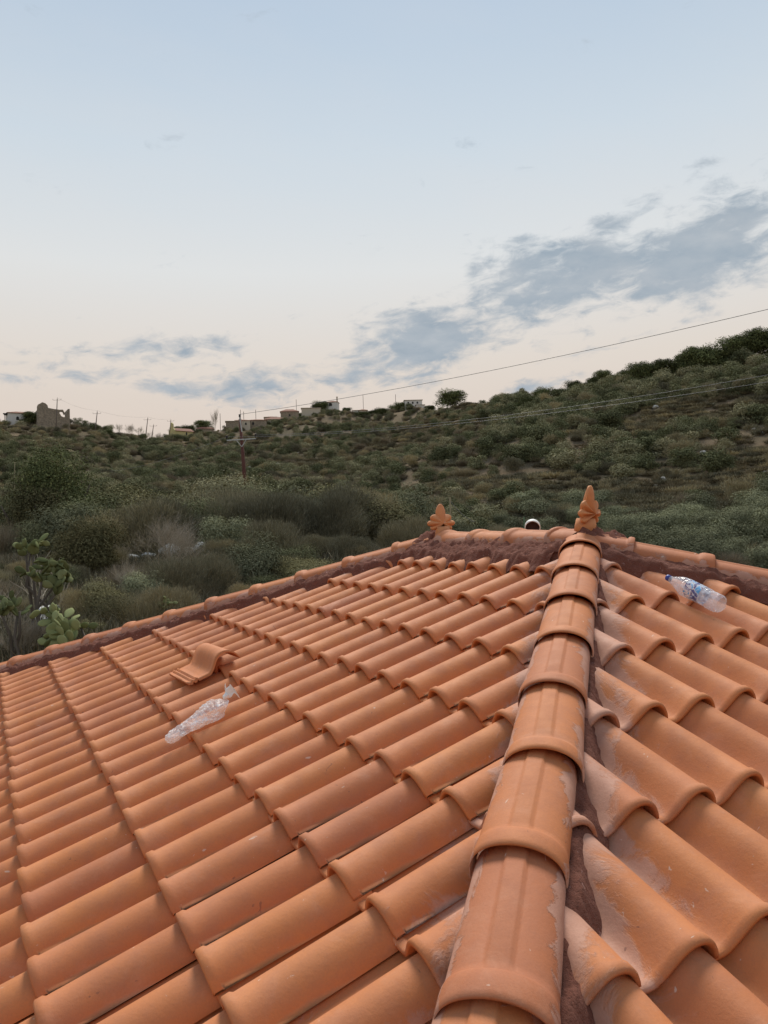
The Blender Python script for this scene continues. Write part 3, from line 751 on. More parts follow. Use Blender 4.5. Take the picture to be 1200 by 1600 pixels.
ring(58, 110, 2.25, .65, 1.45); ring(110, 200, 2.85, .8, 1.8); ring(200, 480, 3.7, 1.0, 2.1)
cand.sort(key=lambda c: -c[4]/c[0])
zs_ = terrain(np.array([c[2] for c in cand]), np.array([c[3] for c in cand]))
cnt = {}; rest = []
for c, z in zip(cand, zs_):
    r_, px, x, y, s_ = c; q_ = rng.random(); nz = float(vnoise(np.array(x/24), np.array(y/24+8)))
    k_ = 'evergreen_shrub' if q_ < .46+.5*(nz-.5) else ('broom_shrub' if q_ < .66 else 'dry_shrub')
    if px > 800 and r_ < 84 and q_ < .5: k_ = 'pale_shrub'
    if px > 760 and 84 < r_ < 150:
        if q_ > .88 or rng.random() < .06: continue
        k_ = 'evergreen_shrub' if q_ < .6 else 'broom_shrub'; s_ *= 1.22
    if px > 780 and r_ > 150: k_ = 'evergreen_shrub' if q_ < .8 else 'broom_shrub'; s_ = min(s_*1.35, 2.9)
    if k_ == 'broom_shrub': s_ *= .9
    if k_ == 'dry_shrub': s_ *= .8
    v_ = int(rng.integers(len(kinds[k_][0]))); rz = rng.random()*6.283; sz = rng.uniform(.75, 1.15)
    if cnt.get(k_, 0) < 290 and r_ < 240:
        cnt[k_] = cnt.get(k_, 0)+1; put(k_, v_, (x, y, z-.12), s_, rz, sz)
    else: rest.append((k_, v_, x, y, z-.15, s_, rz, sz))
# the rest of the hillside scrub: one object, instanced from the shrubs above
varlist = [(k_, v_) for k_ in kinds for v_ in range(len(kinds[k_][0])) if (k_, v_) in protos]
pts = mesh('hillside_scrub', [(a[2], a[3], a[4]) for a in rest], [])
for an, vals in (('rz', [a[6] for a in rest]), ('sx', [a[5] for a in rest]), ('sz', [a[7]*a[5] for a in rest])):
    at_ = pts.attributes.new(an, 'FLOAT', 'POINT'); at_.data.foreach_set('value', np.array(vals, np.float32))
at_ = pts.attributes.new('vi', 'INT', 'POINT'); at_.data.foreach_set('value', np.array([varlist.index((a[0], a[1])) for a in rest], np.int32))
so_ = obj('hillside_scrub', pts); tag(so_, 'dense mixed scrub covering the far hillside below the village', 'scrub', kind='stuff')
ng = bpy.data.node_groups.new('scrub', 'GeometryNodeTree')
ng.interface.new_socket('Geometry', in_out='INPUT', socket_type='NodeSocketGeometry'); ng.interface.new_socket('Geometry', in_out='OUTPUT', socket_type='NodeSocketGeometry')
gi = ng.nodes.new('NodeGroupInput'); go_ = ng.nodes.new('NodeGroupOutput'); L = ng.links.new
jn = ng.nodes.new('GeometryNodeJoinGeometry')
def nattr(name, dt='FLOAT'):
    a = ng.nodes.new('GeometryNodeInputNamedAttribute'); a.data_type = dt; a.inputs['Name'].default_value = name; return a.outputs['Attribute']
rot = ng.nodes.new('ShaderNodeCombineXYZ'); L(nattr('rz'), rot.inputs[2]); scl = ng.nodes.new('ShaderNodeCombineXYZ'); sxa = nattr('sx')
L(sxa, scl.inputs[0]); L(sxa, scl.inputs[1]); L(nattr('sz'), scl.inputs[2]); via = nattr('vi', 'INT')
for i, key in enumerate(varlist):
    cmp_ = ng.nodes.new('FunctionNodeCompare'); cmp_.data_type = 'INT'; cmp_.operation = 'EQUAL'
    ia = [s_ for s_ in cmp_.inputs if s_.type == 'INT']; L(via, ia[0]); ia[1].default_value = i
    oi_ = ng.nodes.new('GeometryNodeObjectInfo'); oi_.transform_space = 'ORIGINAL'; oi_.inputs['Object'].default_value = protos[key]; oi_.inputs['As Instance'].default_value = True
    ip = ng.nodes.new('GeometryNodeInstanceOnPoints'); L(gi.outputs[0], ip.inputs['Points']); L(cmp_.outputs[0], ip.inputs['Selection']); L(oi_.outputs['Geometry'], ip.inputs['Instance'])
    L(rot.outputs[0], ip.inputs['Rotation']); L(scl.outputs[0], ip.inputs['Scale']); L(ip.outputs[0], jn.inputs[0])
L(jn.outputs[0], go_.inputs[0]); md = so_.modifiers.new('scatter', 'NODES'); md.node_group = ng

# low dry tufts between the shrubs, same way
tuft = [blade_clump('grass_tuft', 420, .62, .45, .022, seed=300+k, spread=1.3) for k in range(3)]; low = [blade_clump('low_scrub', 520, .8, .55, .024, seed=310+k, spread=1.4) for k in range(2)]
for m_ in tuft: m_.materials.append(m_grassy)
for m_ in low: m_.materials.append(m_broom)
tp_ = []; n_ = 26000; rr_ = 52+(330-52)*rng.random(n_)**1.25; th_ = YAW+(-.61+1.22*rng.random(n_)); tx = CAM.x+rr_*np.sin(th_); ty = CAM.y+rr_*np.cos(th_); r_, px_ = polar(tx, ty)
kp = bare(tx, ty, r_, px_) | (rng.random(n_) < .25); tx, ty, r_ = tx[kp], ty[kp], r_[kp]; tz = terrain(tx, ty)-.05
protos2 = []
for i, m_ in enumerate(tuft+low):
    o = obj('grass_tuft' if i < 3 else 'low_scrub', m_); o.location = (tx[i], ty[i], tz[i]); protos2.append(o)
    tag(o, 'tuft of dry pale grass on the brown hillside' if i < 3 else 'low olive scrub plant on the brown hillside', 'grass tuft' if i < 3 else 'low plant', 'single tufts on the hillside' if i < 3 else 'single low plants on the hillside')
pt2 = mesh('hillside_grass', np.stack([tx, ty, tz], -1)[5:], []); nn2 = len(tx)-5
for an, vals in (('rz', rng.random(nn2)*6.28), ('sx', (.8+1.2*rng.random(nn2))*(1+r_[5:]/260)), ('sz', (.6+.9*rng.random(nn2))*(1+r_[5:]/320))):
    at_ = pt2.attributes.new(an, 'FLOAT', 'POINT'); at_.data.foreach_set('value', np.array(vals, np.float32))
at_ = pt2.attributes.new('vi', 'INT', 'POINT'); at_.data.foreach_set('value', rng.integers(0, 5, nn2).astype(np.int32))
so2 = obj('hillside_grass', pt2); tag(so2, 'dry grass and low plants covering the hillside between shrubs', 'grass', kind='stuff')
ng2 = ng.copy(); varn = [n for n in ng2.nodes if n.bl_idname == 'GeometryNodeInstanceOnPoints']
for n in varn:
    cmp_ = n.inputs['Selection'].links[0].from_node; oi_ = n.inputs['Instance'].links[0].from_node
    i = [q_ for q_ in cmp_.inputs if q_.type == 'INT'][1].default_value
    if i < 5: oi_.inputs['Object'].default_value = protos2[i]
    else: ng2.nodes.remove(n)
so2.modifiers.new('scatter', 'NODES').node_group = ng2

# foreground bushes beyond the eaves on the left
fg_b = [brush('foreground_broom', 26000, 1.35, 2.0, .011, .17, 16, seed=100+k) for k in range(3)]
fg_l = [leaf_cloud('foreground_leafy', 20000, 1.4, 2.3, .032, 18, seed=110+k, aspect=1.9) for k in range(3)]
fg_d = [blade_clump('foreground_dry', 5500, 1.3, 2.0, .009, seed=120+k, spread=.85) for k in range(2)]
fg_o = [leaf_cloud('foreground_mix', 18000, 1.3, 2.2, .024, 22, seed=130+k, aspect=4., up=.8) for k in range(2)]
def fgp(me_, mt, name, px, dist, s_, label, cat, group=None, sz=1., dz=0.):
    m2 = me_.copy(); m2.materials.clear(); m2.materials.append(mt)
    o = obj(name, m2, None); p = ground(px, dist); o.location = p+Vector((0, 0, dz-.1)); o.scale = (s_, s_, s_*sz); o.rotation_euler = (0, 0, rng.random()*6.28); tag(o, label, cat, group); return o
G1 = 'green bushes in the gully beyond the left eaves'
for k in range(120):
    px = rng.uniform(-60, 640); dist = 29+36*rng.random()**.9; s_ = rng.uniform(.8, 1.25)*(.85+.45*float(sstep((dist-26)/16))); q_ = rng.random()
    if px > 420 and dist < 30: continue
    if px < 170 and dist < 27: continue
    pass
    if px > 130: s_ *= 1.22
    sz = rng.uniform(.75, 1.1)*(.8 if dist < 30 else 1)
    if q_ < .42: fgp(fg_b[k % 3], m_broom, 'broom_shrub', px, dist, s_, 'olive green broom bush with fine upright stems in the gully beyond the left eaves', 'bush', 'broom bushes in the gully', sz)
    elif q_ < .60: fgp(fg_l[k % 3], m_ever, 'leafy_bush', px, dist, s_, 'dark leafy green bush in the gully beyond the left eaves', 'bush', 'leafy bushes in the gully', sz)
    elif q_ < .82: fgp(fg_o[k % 2], m_olive if q_ < .7 else m_warm, 'feathery_bush', px, dist, s_, 'feathery narrow leaved bush in the gully beyond the left eaves', 'bush', 'feathery bushes in the gully', sz)
    else: fgp(fg_d[k % 2], m_dry, 'dry_bush', px, dist, s_*.9, 'grey brown dry bush in the gully beyond the left eaves', 'bush', 'dry bushes in the gully', sz)
for px, dist, s_, q_ in [(272, 19.6, .62, 0), (222, 19.2, .55, 1), (325, 20.4, .60, 0), (165, 18.2, .50, 2), (132, 18.4, .42, 0), (395, 22, .70, 1), (440, 24, .80, 0), (350, 26, .8, 1), (200, 21.5, .45, 3), (300, 21.5, .5, 3), (140, 25, .9, 2), (110, 29, 1.1, 1), (185, 30, 1.1, 2), (350, 32, 1.2, 0), (420, 33, 1.2, 2), (500, 34, 1.2, 0)]:
    me_, mt_ = [(fg_b[int(px) % 3], m_broom), (fg_o[int(px) % 2], m_olive), (fg_o[int(px) % 2], m_warm), (fg_d[0], m_dry)][q_]
    fgp(me_, mt_, 'bank_bush', px, dist, s_, 'soft feathery bush filling the bank between the left hip and the white rocks', 'bush', 'feathery bushes filling the bank', 1.15)
for k in range(84):
    px = rng.uniform(-50, 560); dist = rng.uniform(16.5, 28); q_ = rng.random(); s_ = rng.uniform(.36, .62)*(.7 if px < 140 else 1)
    if 165 < px < 335 and dist > 20.5 or (30 < px < 90 and dist < 24): continue
    if q_ < .45: fgp(fg_b[k % 3], m_broom, 'low_broom', px, dist, s_, 'small olive broom bush on the bank just beyond the left hip', 'bush', 'small broom bushes on the bank', .9)
    elif q_ < .7: fgp(fg_l[k % 3], m_ever if q_ < .6 else m_warm, 'low_bush', px, dist, s_, 'small leafy bush on the bank just beyond the left hip', 'bush', 'small leafy bushes on the bank', .9)
    else: fgp(fg_d[k % 2], m_dry, 'low_dry_bush', px, dist, s_, 'small dry twiggy bush on the bank just beyond the left hip', 'bush', 'small dry bushes on the bank', .9)
for k in range(34):
    px = rng.uniform(640, 1300); dist = rng.uniform(42, 74); q_ = rng.random()
    if q_ < .5: fgp(fg_o[k % 2], m_olive, 'pale_bush', px, dist, rng.uniform(1.0, 1.5), 'soft grey green bush in the gully behind the ridge', 'bush', 'soft bushes behind the ridge', .9)
    elif q_ < .75: fgp(fg_b[k % 3], m_broom, 'broom_shrub', px, dist, rng.uniform(.8, 1.1), 'olive broom bush in the gully behind the ridge', 'bush', 'broom bushes behind the ridge', .8)
    else: fgp(fg_d[k % 2], m_dry, 'dry_bush', px, dist, rng.uniform(.8, 1.1), 'low dry brown bush in the gully behind the ridge', 'bush', 'dry bushes behind the ridge', .7)
for px, dist, s_ in [(985, 62, 1.5), (1030, 66, 1.35), (940, 68, 1.2), (1110, 60, 1.5), (1160, 64, 1.4), (1075, 70, 1.4), (1205, 70, 1.4), (905, 74, 1.1)]:
    fgp(fg_l[int(px) % 3], m_olive, 'round_bush', px, dist, s_, 'big rounded bright grey green bush below the brown slope on the right', 'bush', 'big round bushes right of the near finial', .85)
fgp(fg_d[1], m_grassy, 'grass_clump', 162, 16.4, .42, 'pale dry grass clump standing just behind the left hip caps', 'grass clump', None, .6)
# named trees of the foreground
def tree(name, px, dist, h, rad, me_, mt, label, cat='tree', trunk=True, dz=0., group=None):
    p = ground(px, dist)+Vector((0, 0, dz)); e = empty(name, p, rng.random()*6.28); m2 = me_.copy(); m2.materials.clear(); m2.materials.append(mt)
    c = obj('crown', m2, None, e, (0, 0, h*.16)); c.scale = (rad, rad, h*.42)
    mb = MB(); mb.tube([(0, 0, -.4), (.05*h, 0, h*.25), (.02*h, .03*h, h*.5)], [.05*h, .035*h, .02*h], 8)
    for k in range(4):
        a = k*1.6+.3; mb.tube([(.04*h, 0, h*.26), (.04*h+.18*h*math.cos(a), .18*h*math.sin(a), h*.45), (.04*h+.26*h*math.cos(a), .26*h*math.sin(a), h*.62)], [.024*h, .016*h, .006*h], 6)
    obj('trunk', mb.me('trunk', True), m_bark, e); tag(e, label, cat, group); return e
tr1 = leaf_cloud('tree_crown', 26000, 1., 2., .026, 34, seed=201, sq=1.); tr2 = leaf_cloud('tree_crown', 20000, 1., 2., .027, 24, seed=202); tr3 = leaf_cloud('tree_crown', 16000, 1., 2., .030, 18, seed=203, inner=.12)
tree('leafy_tree', 88, 36, 5.3, 2.0, tr1, m_oak, 'dark leafy tree rising highest among the bushes at far left')
tree('leafy_tree', 50, 35, 3.9, 1.7, tr2, m_warm, 'olive tinted leafy tree beside the tallest tree at far left')
tree('leafy_tree', 205, 40, 3.9, 2.3, tr1, m_warm, 'yellowing round tree left of the red utility pole')
tree('leafy_tree', 150, 33, 3.0, 1.9, tr2, m_ever, 'dark green low tree behind the bare grey shrub')
tree('leafy_tree', 310, 52, 3.6, 2.6, tr3, m_olive, 'pale olive tree just left of the red utility pole foot')
tree('leafy_tree', 422, 50, 3.3, 2.0, tr2, m_olive, 'pale feathery tree just right of the red utility pole foot')
# bare and dead shrubs
for px, dist, h, sd_, lab in [(252, 23, 2.3, 1, 'bare pale grey twiggy shrub in front of the white rocks'), (282, 24, 1.9, 2, 'smaller bare grey shrub beside the white rocks'), (75, 19, 2.0, 3, 'dead forked branch standing behind the prickly pears'),
                          (12, 17, 1.7, 4, 'bare pale branches at the left edge by the top prickly pear'), (188, 20, 1.3, 5, 'low tangle of bare grey twigs left of the bare shrub'), (30, 15.5, 1.0, 6, 'fallen grey brushwood under the lowest prickly pears')]:
    o = obj('bare_shrub', twig_tree('bare_shrub', sd_, h, .5, .016 if sd_ != 3 else .035, 4 if sd_ not in (3, 4) else 2, 5 if sd_ != 3 else 3), m_dead); o.location = ground(px, dist)-Vector((0, 0, .1)); tag(o, lab, 'bare shrub')
# grasses around
def grass_field(n, pxr, dr, h, mt, name, label):
    V = []; 
    px = rng.uniform(*pxr, n); ds = rng.uniform(*dr, n); d = [ray(a, 830) for a in px]
    x = np.array([CAM.x+q_.x/math.hypot(q_.x, q_.y)*s_ for q_, s_ in zip(d, ds)]); y = np.array([CAM.y+q_.y/math.hypot(q_.x, q_.y)*s_ for q_, s_ in zip(d, ds)])
    z = terrain(x, y)-.03; p = np.stack([x, y, z], -1); hh = h*(.5+rng.random(n))*(.4+1.2*vnoise(x*1.1, y*1.1)); a = rng.random(n)*6.28; ln = rng.normal(0, .25, (n, 2))
    sd_ = np.stack([np.cos(a), np.sin(a), 0*a], -1)*.009; mid = p+np.stack([ln[:, 0]*hh*.5, ln[:, 1]*hh*.5, hh*.6], -1); tp = p+np.stack([ln[:, 0]*hh*1.3, ln[:, 1]*hh*1.3, hh], -1)
    V = np.stack([p-sd_, p+sd_, mid+sd_*.8, mid-sd_*.8, tp+sd_*.2, tp-sd_*.2], 1).reshape(-1, 3); b_ = np.arange(n)[:, None]*6
    F = np.concatenate([b_+np.array([[0, 1, 2, 3]]), b_+np.array([[3, 2, 4, 5]])]); rv = rng.random(n)
    o = obj(name, mesh(name, V, F, False, {'rnd': ('FACE', np.concatenate([rv, rv]))}), mt); tag(o, label, 'grass', kind='stuff')
grass_field(90000, (-350, 1500), (14, 44), .32, m_dry, 'undergrowth', 'dark tangled undergrowth on the ground beyond the roof')
grass_field(60000, (-350, 1500), (14, 46), .34, m_grassy, 'dry_grass', 'tufts of dry pale grass on the ground beyond the roof')
grass_field(90000, (-350, 1500), (14, 52), .42, m_broom, 'green_undergrowth', 'green weedy ground cover in the gully beyond the roof')

# prickly pears
m_pad = leafmat('cactus_pad', (.135, .155, .068), (.22, .245, .105), (.34, .36, .17))
def prickly(px, py, dist, Rr, Rz, n, seed, label, size=.15, lean=0.):
    g_ = random.Random(seed); V = []; F = []; rv = []; p = ground(px, dist); zc = at(px, py, dist).z-p.z; H = zc+Rz
    e = empty('prickly_pear', p)
    mb = MB(); pads = []
    top0 = Vector((lean, 0, H*.45)); 
    stems = []
    for k in range(3):
        b0 = Vector((g_.gauss(0, .25), g_.gauss(0, .2), -.2)); b1 = Vector((g_.uniform(-.6, .6)*Rr, g_.uniform(-.4, .4)*Rr, zc-Rz*g_.uniform(.2, .9))); mb.tube([b0, b0.lerp(b1, .35)+Vector((g_.gauss(0, .18), 0, 0)), b0.lerp(b1, .7)+Vector((g_.gauss(0, .15), g_.gauss(0, .1), 0)), b1], [.045, .036, .028, .018], 8); stems.append(b1)
    right = Vector((math.cos(YAW), -math.sin(YAW), 0))
    def pad(base_, up, face, L_):
        up = up.normalized(); sd_ = up.cross(face).normalized(); nr2 = sd_.cross(up); b = len(V); r1, r2 = 8, 14
        for i in range(r1+1):
            f = i/r1; w_ = L_*.36*math.sin(math.pi*min(1, (f*.93+.05)))**.62*(.75+.35*f); th_ = .012+.010*math.sin(math.pi*f)
            for k in range(r2):
                a = 2*math.pi*k/r2; V.append(base_+up*(L_*f)+sd_*(w_*math.cos(a))+nr2*(th_*math.sin(a)))
        q_ = g_.random()
        for i in range(r1):
            for k in range(r2): F.append((b+i*r2+k, b+i*r2+(k+1) % r2, b+(i+1)*r2+(k+1) % r2, b+(i+1)*r2+k)); rv.append(q_)
        F.append(tuple(b+r1*r2+k for k in range(r2))); rv.append(q_)
        return base_+up*L_*.95, sd_
    tips = [(s_, Vector((g_.gauss(0, .3), g_.gauss(0, .3), 1))) for s_ in stems]*3
    made = 0
    for _ in range(n*30):
        if made >= n: break
        b0, u0 = tips[g_.randrange(len(tips))]
        up = (u0*.5+Vector((g_.gauss(0, .7), g_.gauss(0, .7), g_.gauss(.35, .45)))).normalized()
        L_ = size*g_.uniform(.9, 1.5); q2 = b0+up*L_
        if (q2.x/Rr)**2+(q2.y/Rr)**2+((q2.z-zc)/Rz)**2 > 1: continue
        face = (Vector((-math.sin(YAW), -math.cos(YAW), .2))+Vector((g_.gauss(0, .7), g_.gauss(0, .7), g_.gauss(0, .4)))).normalized()
        tp, sd_ = pad(b0, up, face, L_); made += 1
        tips.append((tp, up)); tips.append((tp-up*L_*.15+sd_*L_*.28, up+sd_)); tips.append((tp-up*L_*.15-sd_*L_*.28, up-sd_))
    me_ = mesh('pads', V, F, True, {'rnd': ('FACE', rv)})
    obj('pads', me_, m_pad, e); obj('trunk', mb.me('trunk', True), m_bark, e); tag(e, label, 'cactus')
prickly(50, 853, 16.5, .72, .26, 22, 3, 'tall prickly pear whose pale pads arch out at the far left edge', .17)
prickly(64, 900, 15.8, .58, .46, 62, 6, 'densest prickly pear clump in the middle of the left cactus stand', .17)
prickly(20, 942, 15.2, .42, .26, 26, 7, 'low prickly pear at the left edge below the dense clump', .16)
prickly(93, 975, 14.8, .62, .48, 62, 10, 'lowest prickly pear just above the tiled hip at left', .17)
prickly(374, 892, 22, .50, .40, 30, 11, 'small prickly pear behind the hip right of the white rocks', .17)
prickly(262, 942, 17, .30, .22, 14, 13, 'small leafy cactus poking up behind the left hip', .12)

# white rocks
m_rock = simple('white_limestone', (.66, .64, .59), .95, .55, 5, b=.08)
def rock(px, dist, s_, seed, label=None, group=None, dz=0., fl=.6):
    g_ = np.random.default_rng(seed); bm = bmesh.new(); bmesh.ops.create_icosphere(bm, subdivisions=3, radius=1.); ax_ = g_.normal(size=(9, 3)); ax_ /= np.linalg.norm(ax_, axis=1)[:, None]; of = .45+.4*g_.random(9)
    for v in bm.verts:
        c = np.array(v.co)
        for a, o_ in zip(ax_, of):
            q_ = c@a
            if q_ > o_: c = c-a*(q_-o_)*.9
        c *= 1+.12*(g_.random()-.5); v.co = Vector(c*np.array([1, 1, fl]))
    me_ = bpy.data.meshes.new('rock'); bm.to_mesh(me_); bm.free(); o = obj('rock', me_, m_rock); p = ground(px, dist); o.location = p+Vector((0, 0, s_*.2+dz)); o.scale = (s_,)*3; o.rotation_euler = (0, 0, g_.random()*6); tag(o, label, 'rock', group)
rock(314, 28, .40, 1, 'biggest white limestone rock among the bushes beyond the left hip', dz=.42); rock(264, 28, .42, 2, 'white limestone rock behind the bare grey shrub', dz=.38); rock(294, 28.5, .20, 3, 'small white rock beside the biggest white rock', dz=.40)
rock(74, 19, .28, 4, 'small white rock between the prickly pears', dz=.22); rock(57, 18.5, .20, 5, 'smallest white stone left of the rock between the prickly pears', dz=.18); rock(205, 27, .26, 6, 'flat white rock left of the bare grey shrub', dz=.26, fl=.35); rock(176, 27, .20, 7, 'white stone farthest left of the bare grey shrub', dz=.26, fl=.4); rock(230, 27.5, .26, 8, 'low white rock just left of the bare grey shrub', dz=.30, fl=.4)
for k in range(70):
    q_ = rng.random()
    if q_ < .45: px, dist = rng.normal(412, 16), rng.uniform(150, 215)
    elif q_ < .75: px, dist = rng.uniform(960, 1210), rng.uniform(95, 160)
    else: px, dist = rng.uniform(20, 620), rng.uniform(150, 320)
    rock(px, dist, rng.uniform(.22, .55)*(1+dist/400), 100+k % 9, 'pale limestone outcrop among the shrubs of the far hillside', 'outcrops on the hillside', dz=.12, fl=rng.uniform(.35, .7))

# skyline trees
skycr = leaf_cloud('tree_crown', 9000, 1., 2., .052, 20, seed=301, inner=.3)
def zg(px, dist): return ground(px, dist)
def skytree(px, dist, h, rad, label, group=None, mt=m_oak):
    return tree('hill_tree', px, dist, h, rad, skycr, mt, label, 'tree', group=group)
skytree(712, 318, 9.4, 7.0, 'large solitary dark round tree standing on the skyline right of the white villa')
for px, h in [(1012, 7.5), (1030, 6), (1048, 7), (1066, 5.6), (1085, 8), (1105, 8.6), (1126, 7.2), (1142, 6), (1160, 8.2), (1180, 7.6), (1200, 8.6), (1222, 7)]:
    skytree(px, 205, h, h*.52, 'dense dark tree on the highest part of the right skyline', 'trees on the right skyline')
for px, h in [(816, 4.2), (832, 5), (858, 6), (880, 4.4), (905, 5.6), (918, 4.4), (938, 5), (952, 6.2), (968, 4.4), (988, 5.8)]:
    skytree(px, 226, h, h*.5, 'small dark tree along the lower right skyline', 'small trees on the right skyline')
for px, dist, h in [(598, 428, 7), (612, 425, 7), (625, 420, 7.5), (587, 430, 6), (640, 418, 8), (652, 410, 4), (548, 440, 5), (565, 438, 5), (508, 445, 9), (503, 447, 8), (680, 380, 4.5), (442, 440, 7), (452, 440, 6), (430, 436, 6), (475, 445, 6), (388, 405, 4), (355, 400, 4), (632, 400, 6), (605, 400, 5.5), (575, 405, 5)]:
    skytree(px, dist, h, h*.62, 'dark round tree among the village houses on the skyline', 'trees among the village houses')
skytree(57, 300, 6.2, 4.6, 'dark bushy tree between the white house and the ruined tower')
skytree(322, 375, 6.5, 5., 'umbrella shaped dark tree right of the yellow church')
skytree(284, 362, 6, 4.2, 'dark tree over the roof of the yellow church'); skytree(296, 362, 5, 3.8, 'darker low tree right of the church roof')
skytree(172, 302, 3.6, 2, 'small scraggly tree on the left skyline between the poles')
for px in (210, 222, 238, 250, 258, 203, 190, 333):
    o = obj('bare_tree', twig_tree('bare_tree', 50+px, 5.2, .45, .06, 3, 5), m_dead); o.location = ground(px, np.interp(px, PXK, RSK)-2); tag(o, 'small bare tree standing on the low part of the left skyline', 'bare tree', 'bare trees on the left skyline')
o = obj('bare_poplar', twig_tree('bare_poplar', 77, 11.5, .16, .10, 4, 5), m_dead); o.location = ground(340, 385); tag(o, 'tall thin bare poplar on the skyline right of the umbrella tree', 'tree'); o.scale = (.5, .5, 1)

# ------------------------------------------------------------------ village on the skyline
m_stone = simple('rubble_stone', (.27, .22, .16), .95, .7, 1.9, b=.25); m_white = simple('whitewash', (.62, .60, .55), .9, .06, 2); m_cream = simple('cream_render', (.50, .44, .34), .9, .10, 2)
m_yel = simple('yellow_render', (.50, .43, .20), .9, .10, 2); m_red = simple('old_red_tiles', (.27, .13, .085), .9, .35, 3, b=.1); m_dk = simple('dark_opening', (.03, .028, .025), .8, .2)
def face_cam(p):
    return math.atan2(CAM.y-p.y, CAM.x-p.x)+math.pi/2      # local -y towards the camera
def house_at(name, px, dist, w_, d_, h_, roofh, mw, mr, label, wins=(), rot=0., dz=0., hip=True, cat='house', door=None, over=.35):
    p = ground(px, dist); e = empty(name, p+Vector((0, 0, dz)), face_cam(p)+rot); mb = MB(); mb.box(-w_/2, w_/2, -d_/2, d_/2, -3, h_); obj('wall', mb.me('wall'), mw, e)
    mb = MB(); X_, Y_ = w_/2+over, d_/2+over; r_ = max(X_-Y_, .3) if hip else X_
    mb.add([(-X_, -Y_, h_), (X_, -Y_, h_), (X_, Y_, h_), (-X_, Y_, h_), (-r_, 0, h_+roofh), (r_, 0, h_+roofh), (-X_, -Y_, h_-.15), (X_, -Y_, h_-.15), (X_, Y_, h_-.15), (-X_, Y_, h_-.15)],
           [(0, 1, 5, 4), (2, 3, 4, 5), (1, 2, 5), (3, 0, 4), (6, 7, 1, 0), (7, 8, 2, 1), (8, 9, 3, 2), (9, 6, 0, 3), (9, 8, 7, 6)])
    rf = obj('roof', mb.me('roof'), mr, e)
    for (x, z, ww, hh) in wins:
        mb = MB(); n = 9; pr = [(x-ww/2, z), (x+ww/2, z), (x+ww/2, z+hh*.6)]+[(x+ww/2*math.cos(math.pi*k/n), z+hh*.6+hh*.4*math.sin(math.pi*k/n)) for k in range(1, n)]+[(x-ww/2, z+hh*.6)]
        if hh < ww*1.3 and ww > 2: pass
        V = [(a, -d_/2-.06, b) for a, b in pr]+[(a, -d_/2+.1, b) for a, b in pr]; m_ = len(pr)
        mb.add(V, [tuple(range(m_))]+[(k, (k+1) % m_, m_+(k+1) % m_, m_+k) for k in range(m_)]); obj('window', mb.me('window'), m_dk, e)
    tag(e, label, cat); return e, rf
def chim(rf, x, y, z0, z1, s_=.35):
    mb = MB(); mb.box(x-s_, x+s_, y-s_, y+s_, z0, z1); mb.box(x-s_*1.3, x+s_*1.3, y-s_*1.3, y+s_*1.3, z1, z1+.2); obj('chimney', mb.me('chimney'), m_cream, rf)
house_at('white_house', 37, 305, 9.5, 6, 3.4, .9, m_white, m_red, 'low white house with a thin red tiled roof left of the ruined tower', [(1.5, .8, .9, 1.3), (-1.6, .8, .9, 1.3)], .15, dz=1.2)
def pergola():
    p = ground(18, 303); e = empty('pergola', p+Vector((0, 0, 1.2)), face_cam(p)); mb = MB(); mb.box(-1.6, 1.6, -1.2, 1.2, 2.5, 2.8)
    for k in range(6): mb.box(-1.9, 1.9, -1.1+k*.42, -.95+k*.42, 2.82, 2.95)
    obj('canopy', mb.me('canopy'), m_dk, e)
    for x in (-1.4, 1.4):
        for y in (-1, 1): mb = MB(); mb.box(x-.08, x+.08, y-.08, y+.08, -1, 2.5); obj('post', mb.me('post'), m_dk, e)
    tag(e, 'dark pergola on posts at the left end of the white house', 'pergola')
pergola()
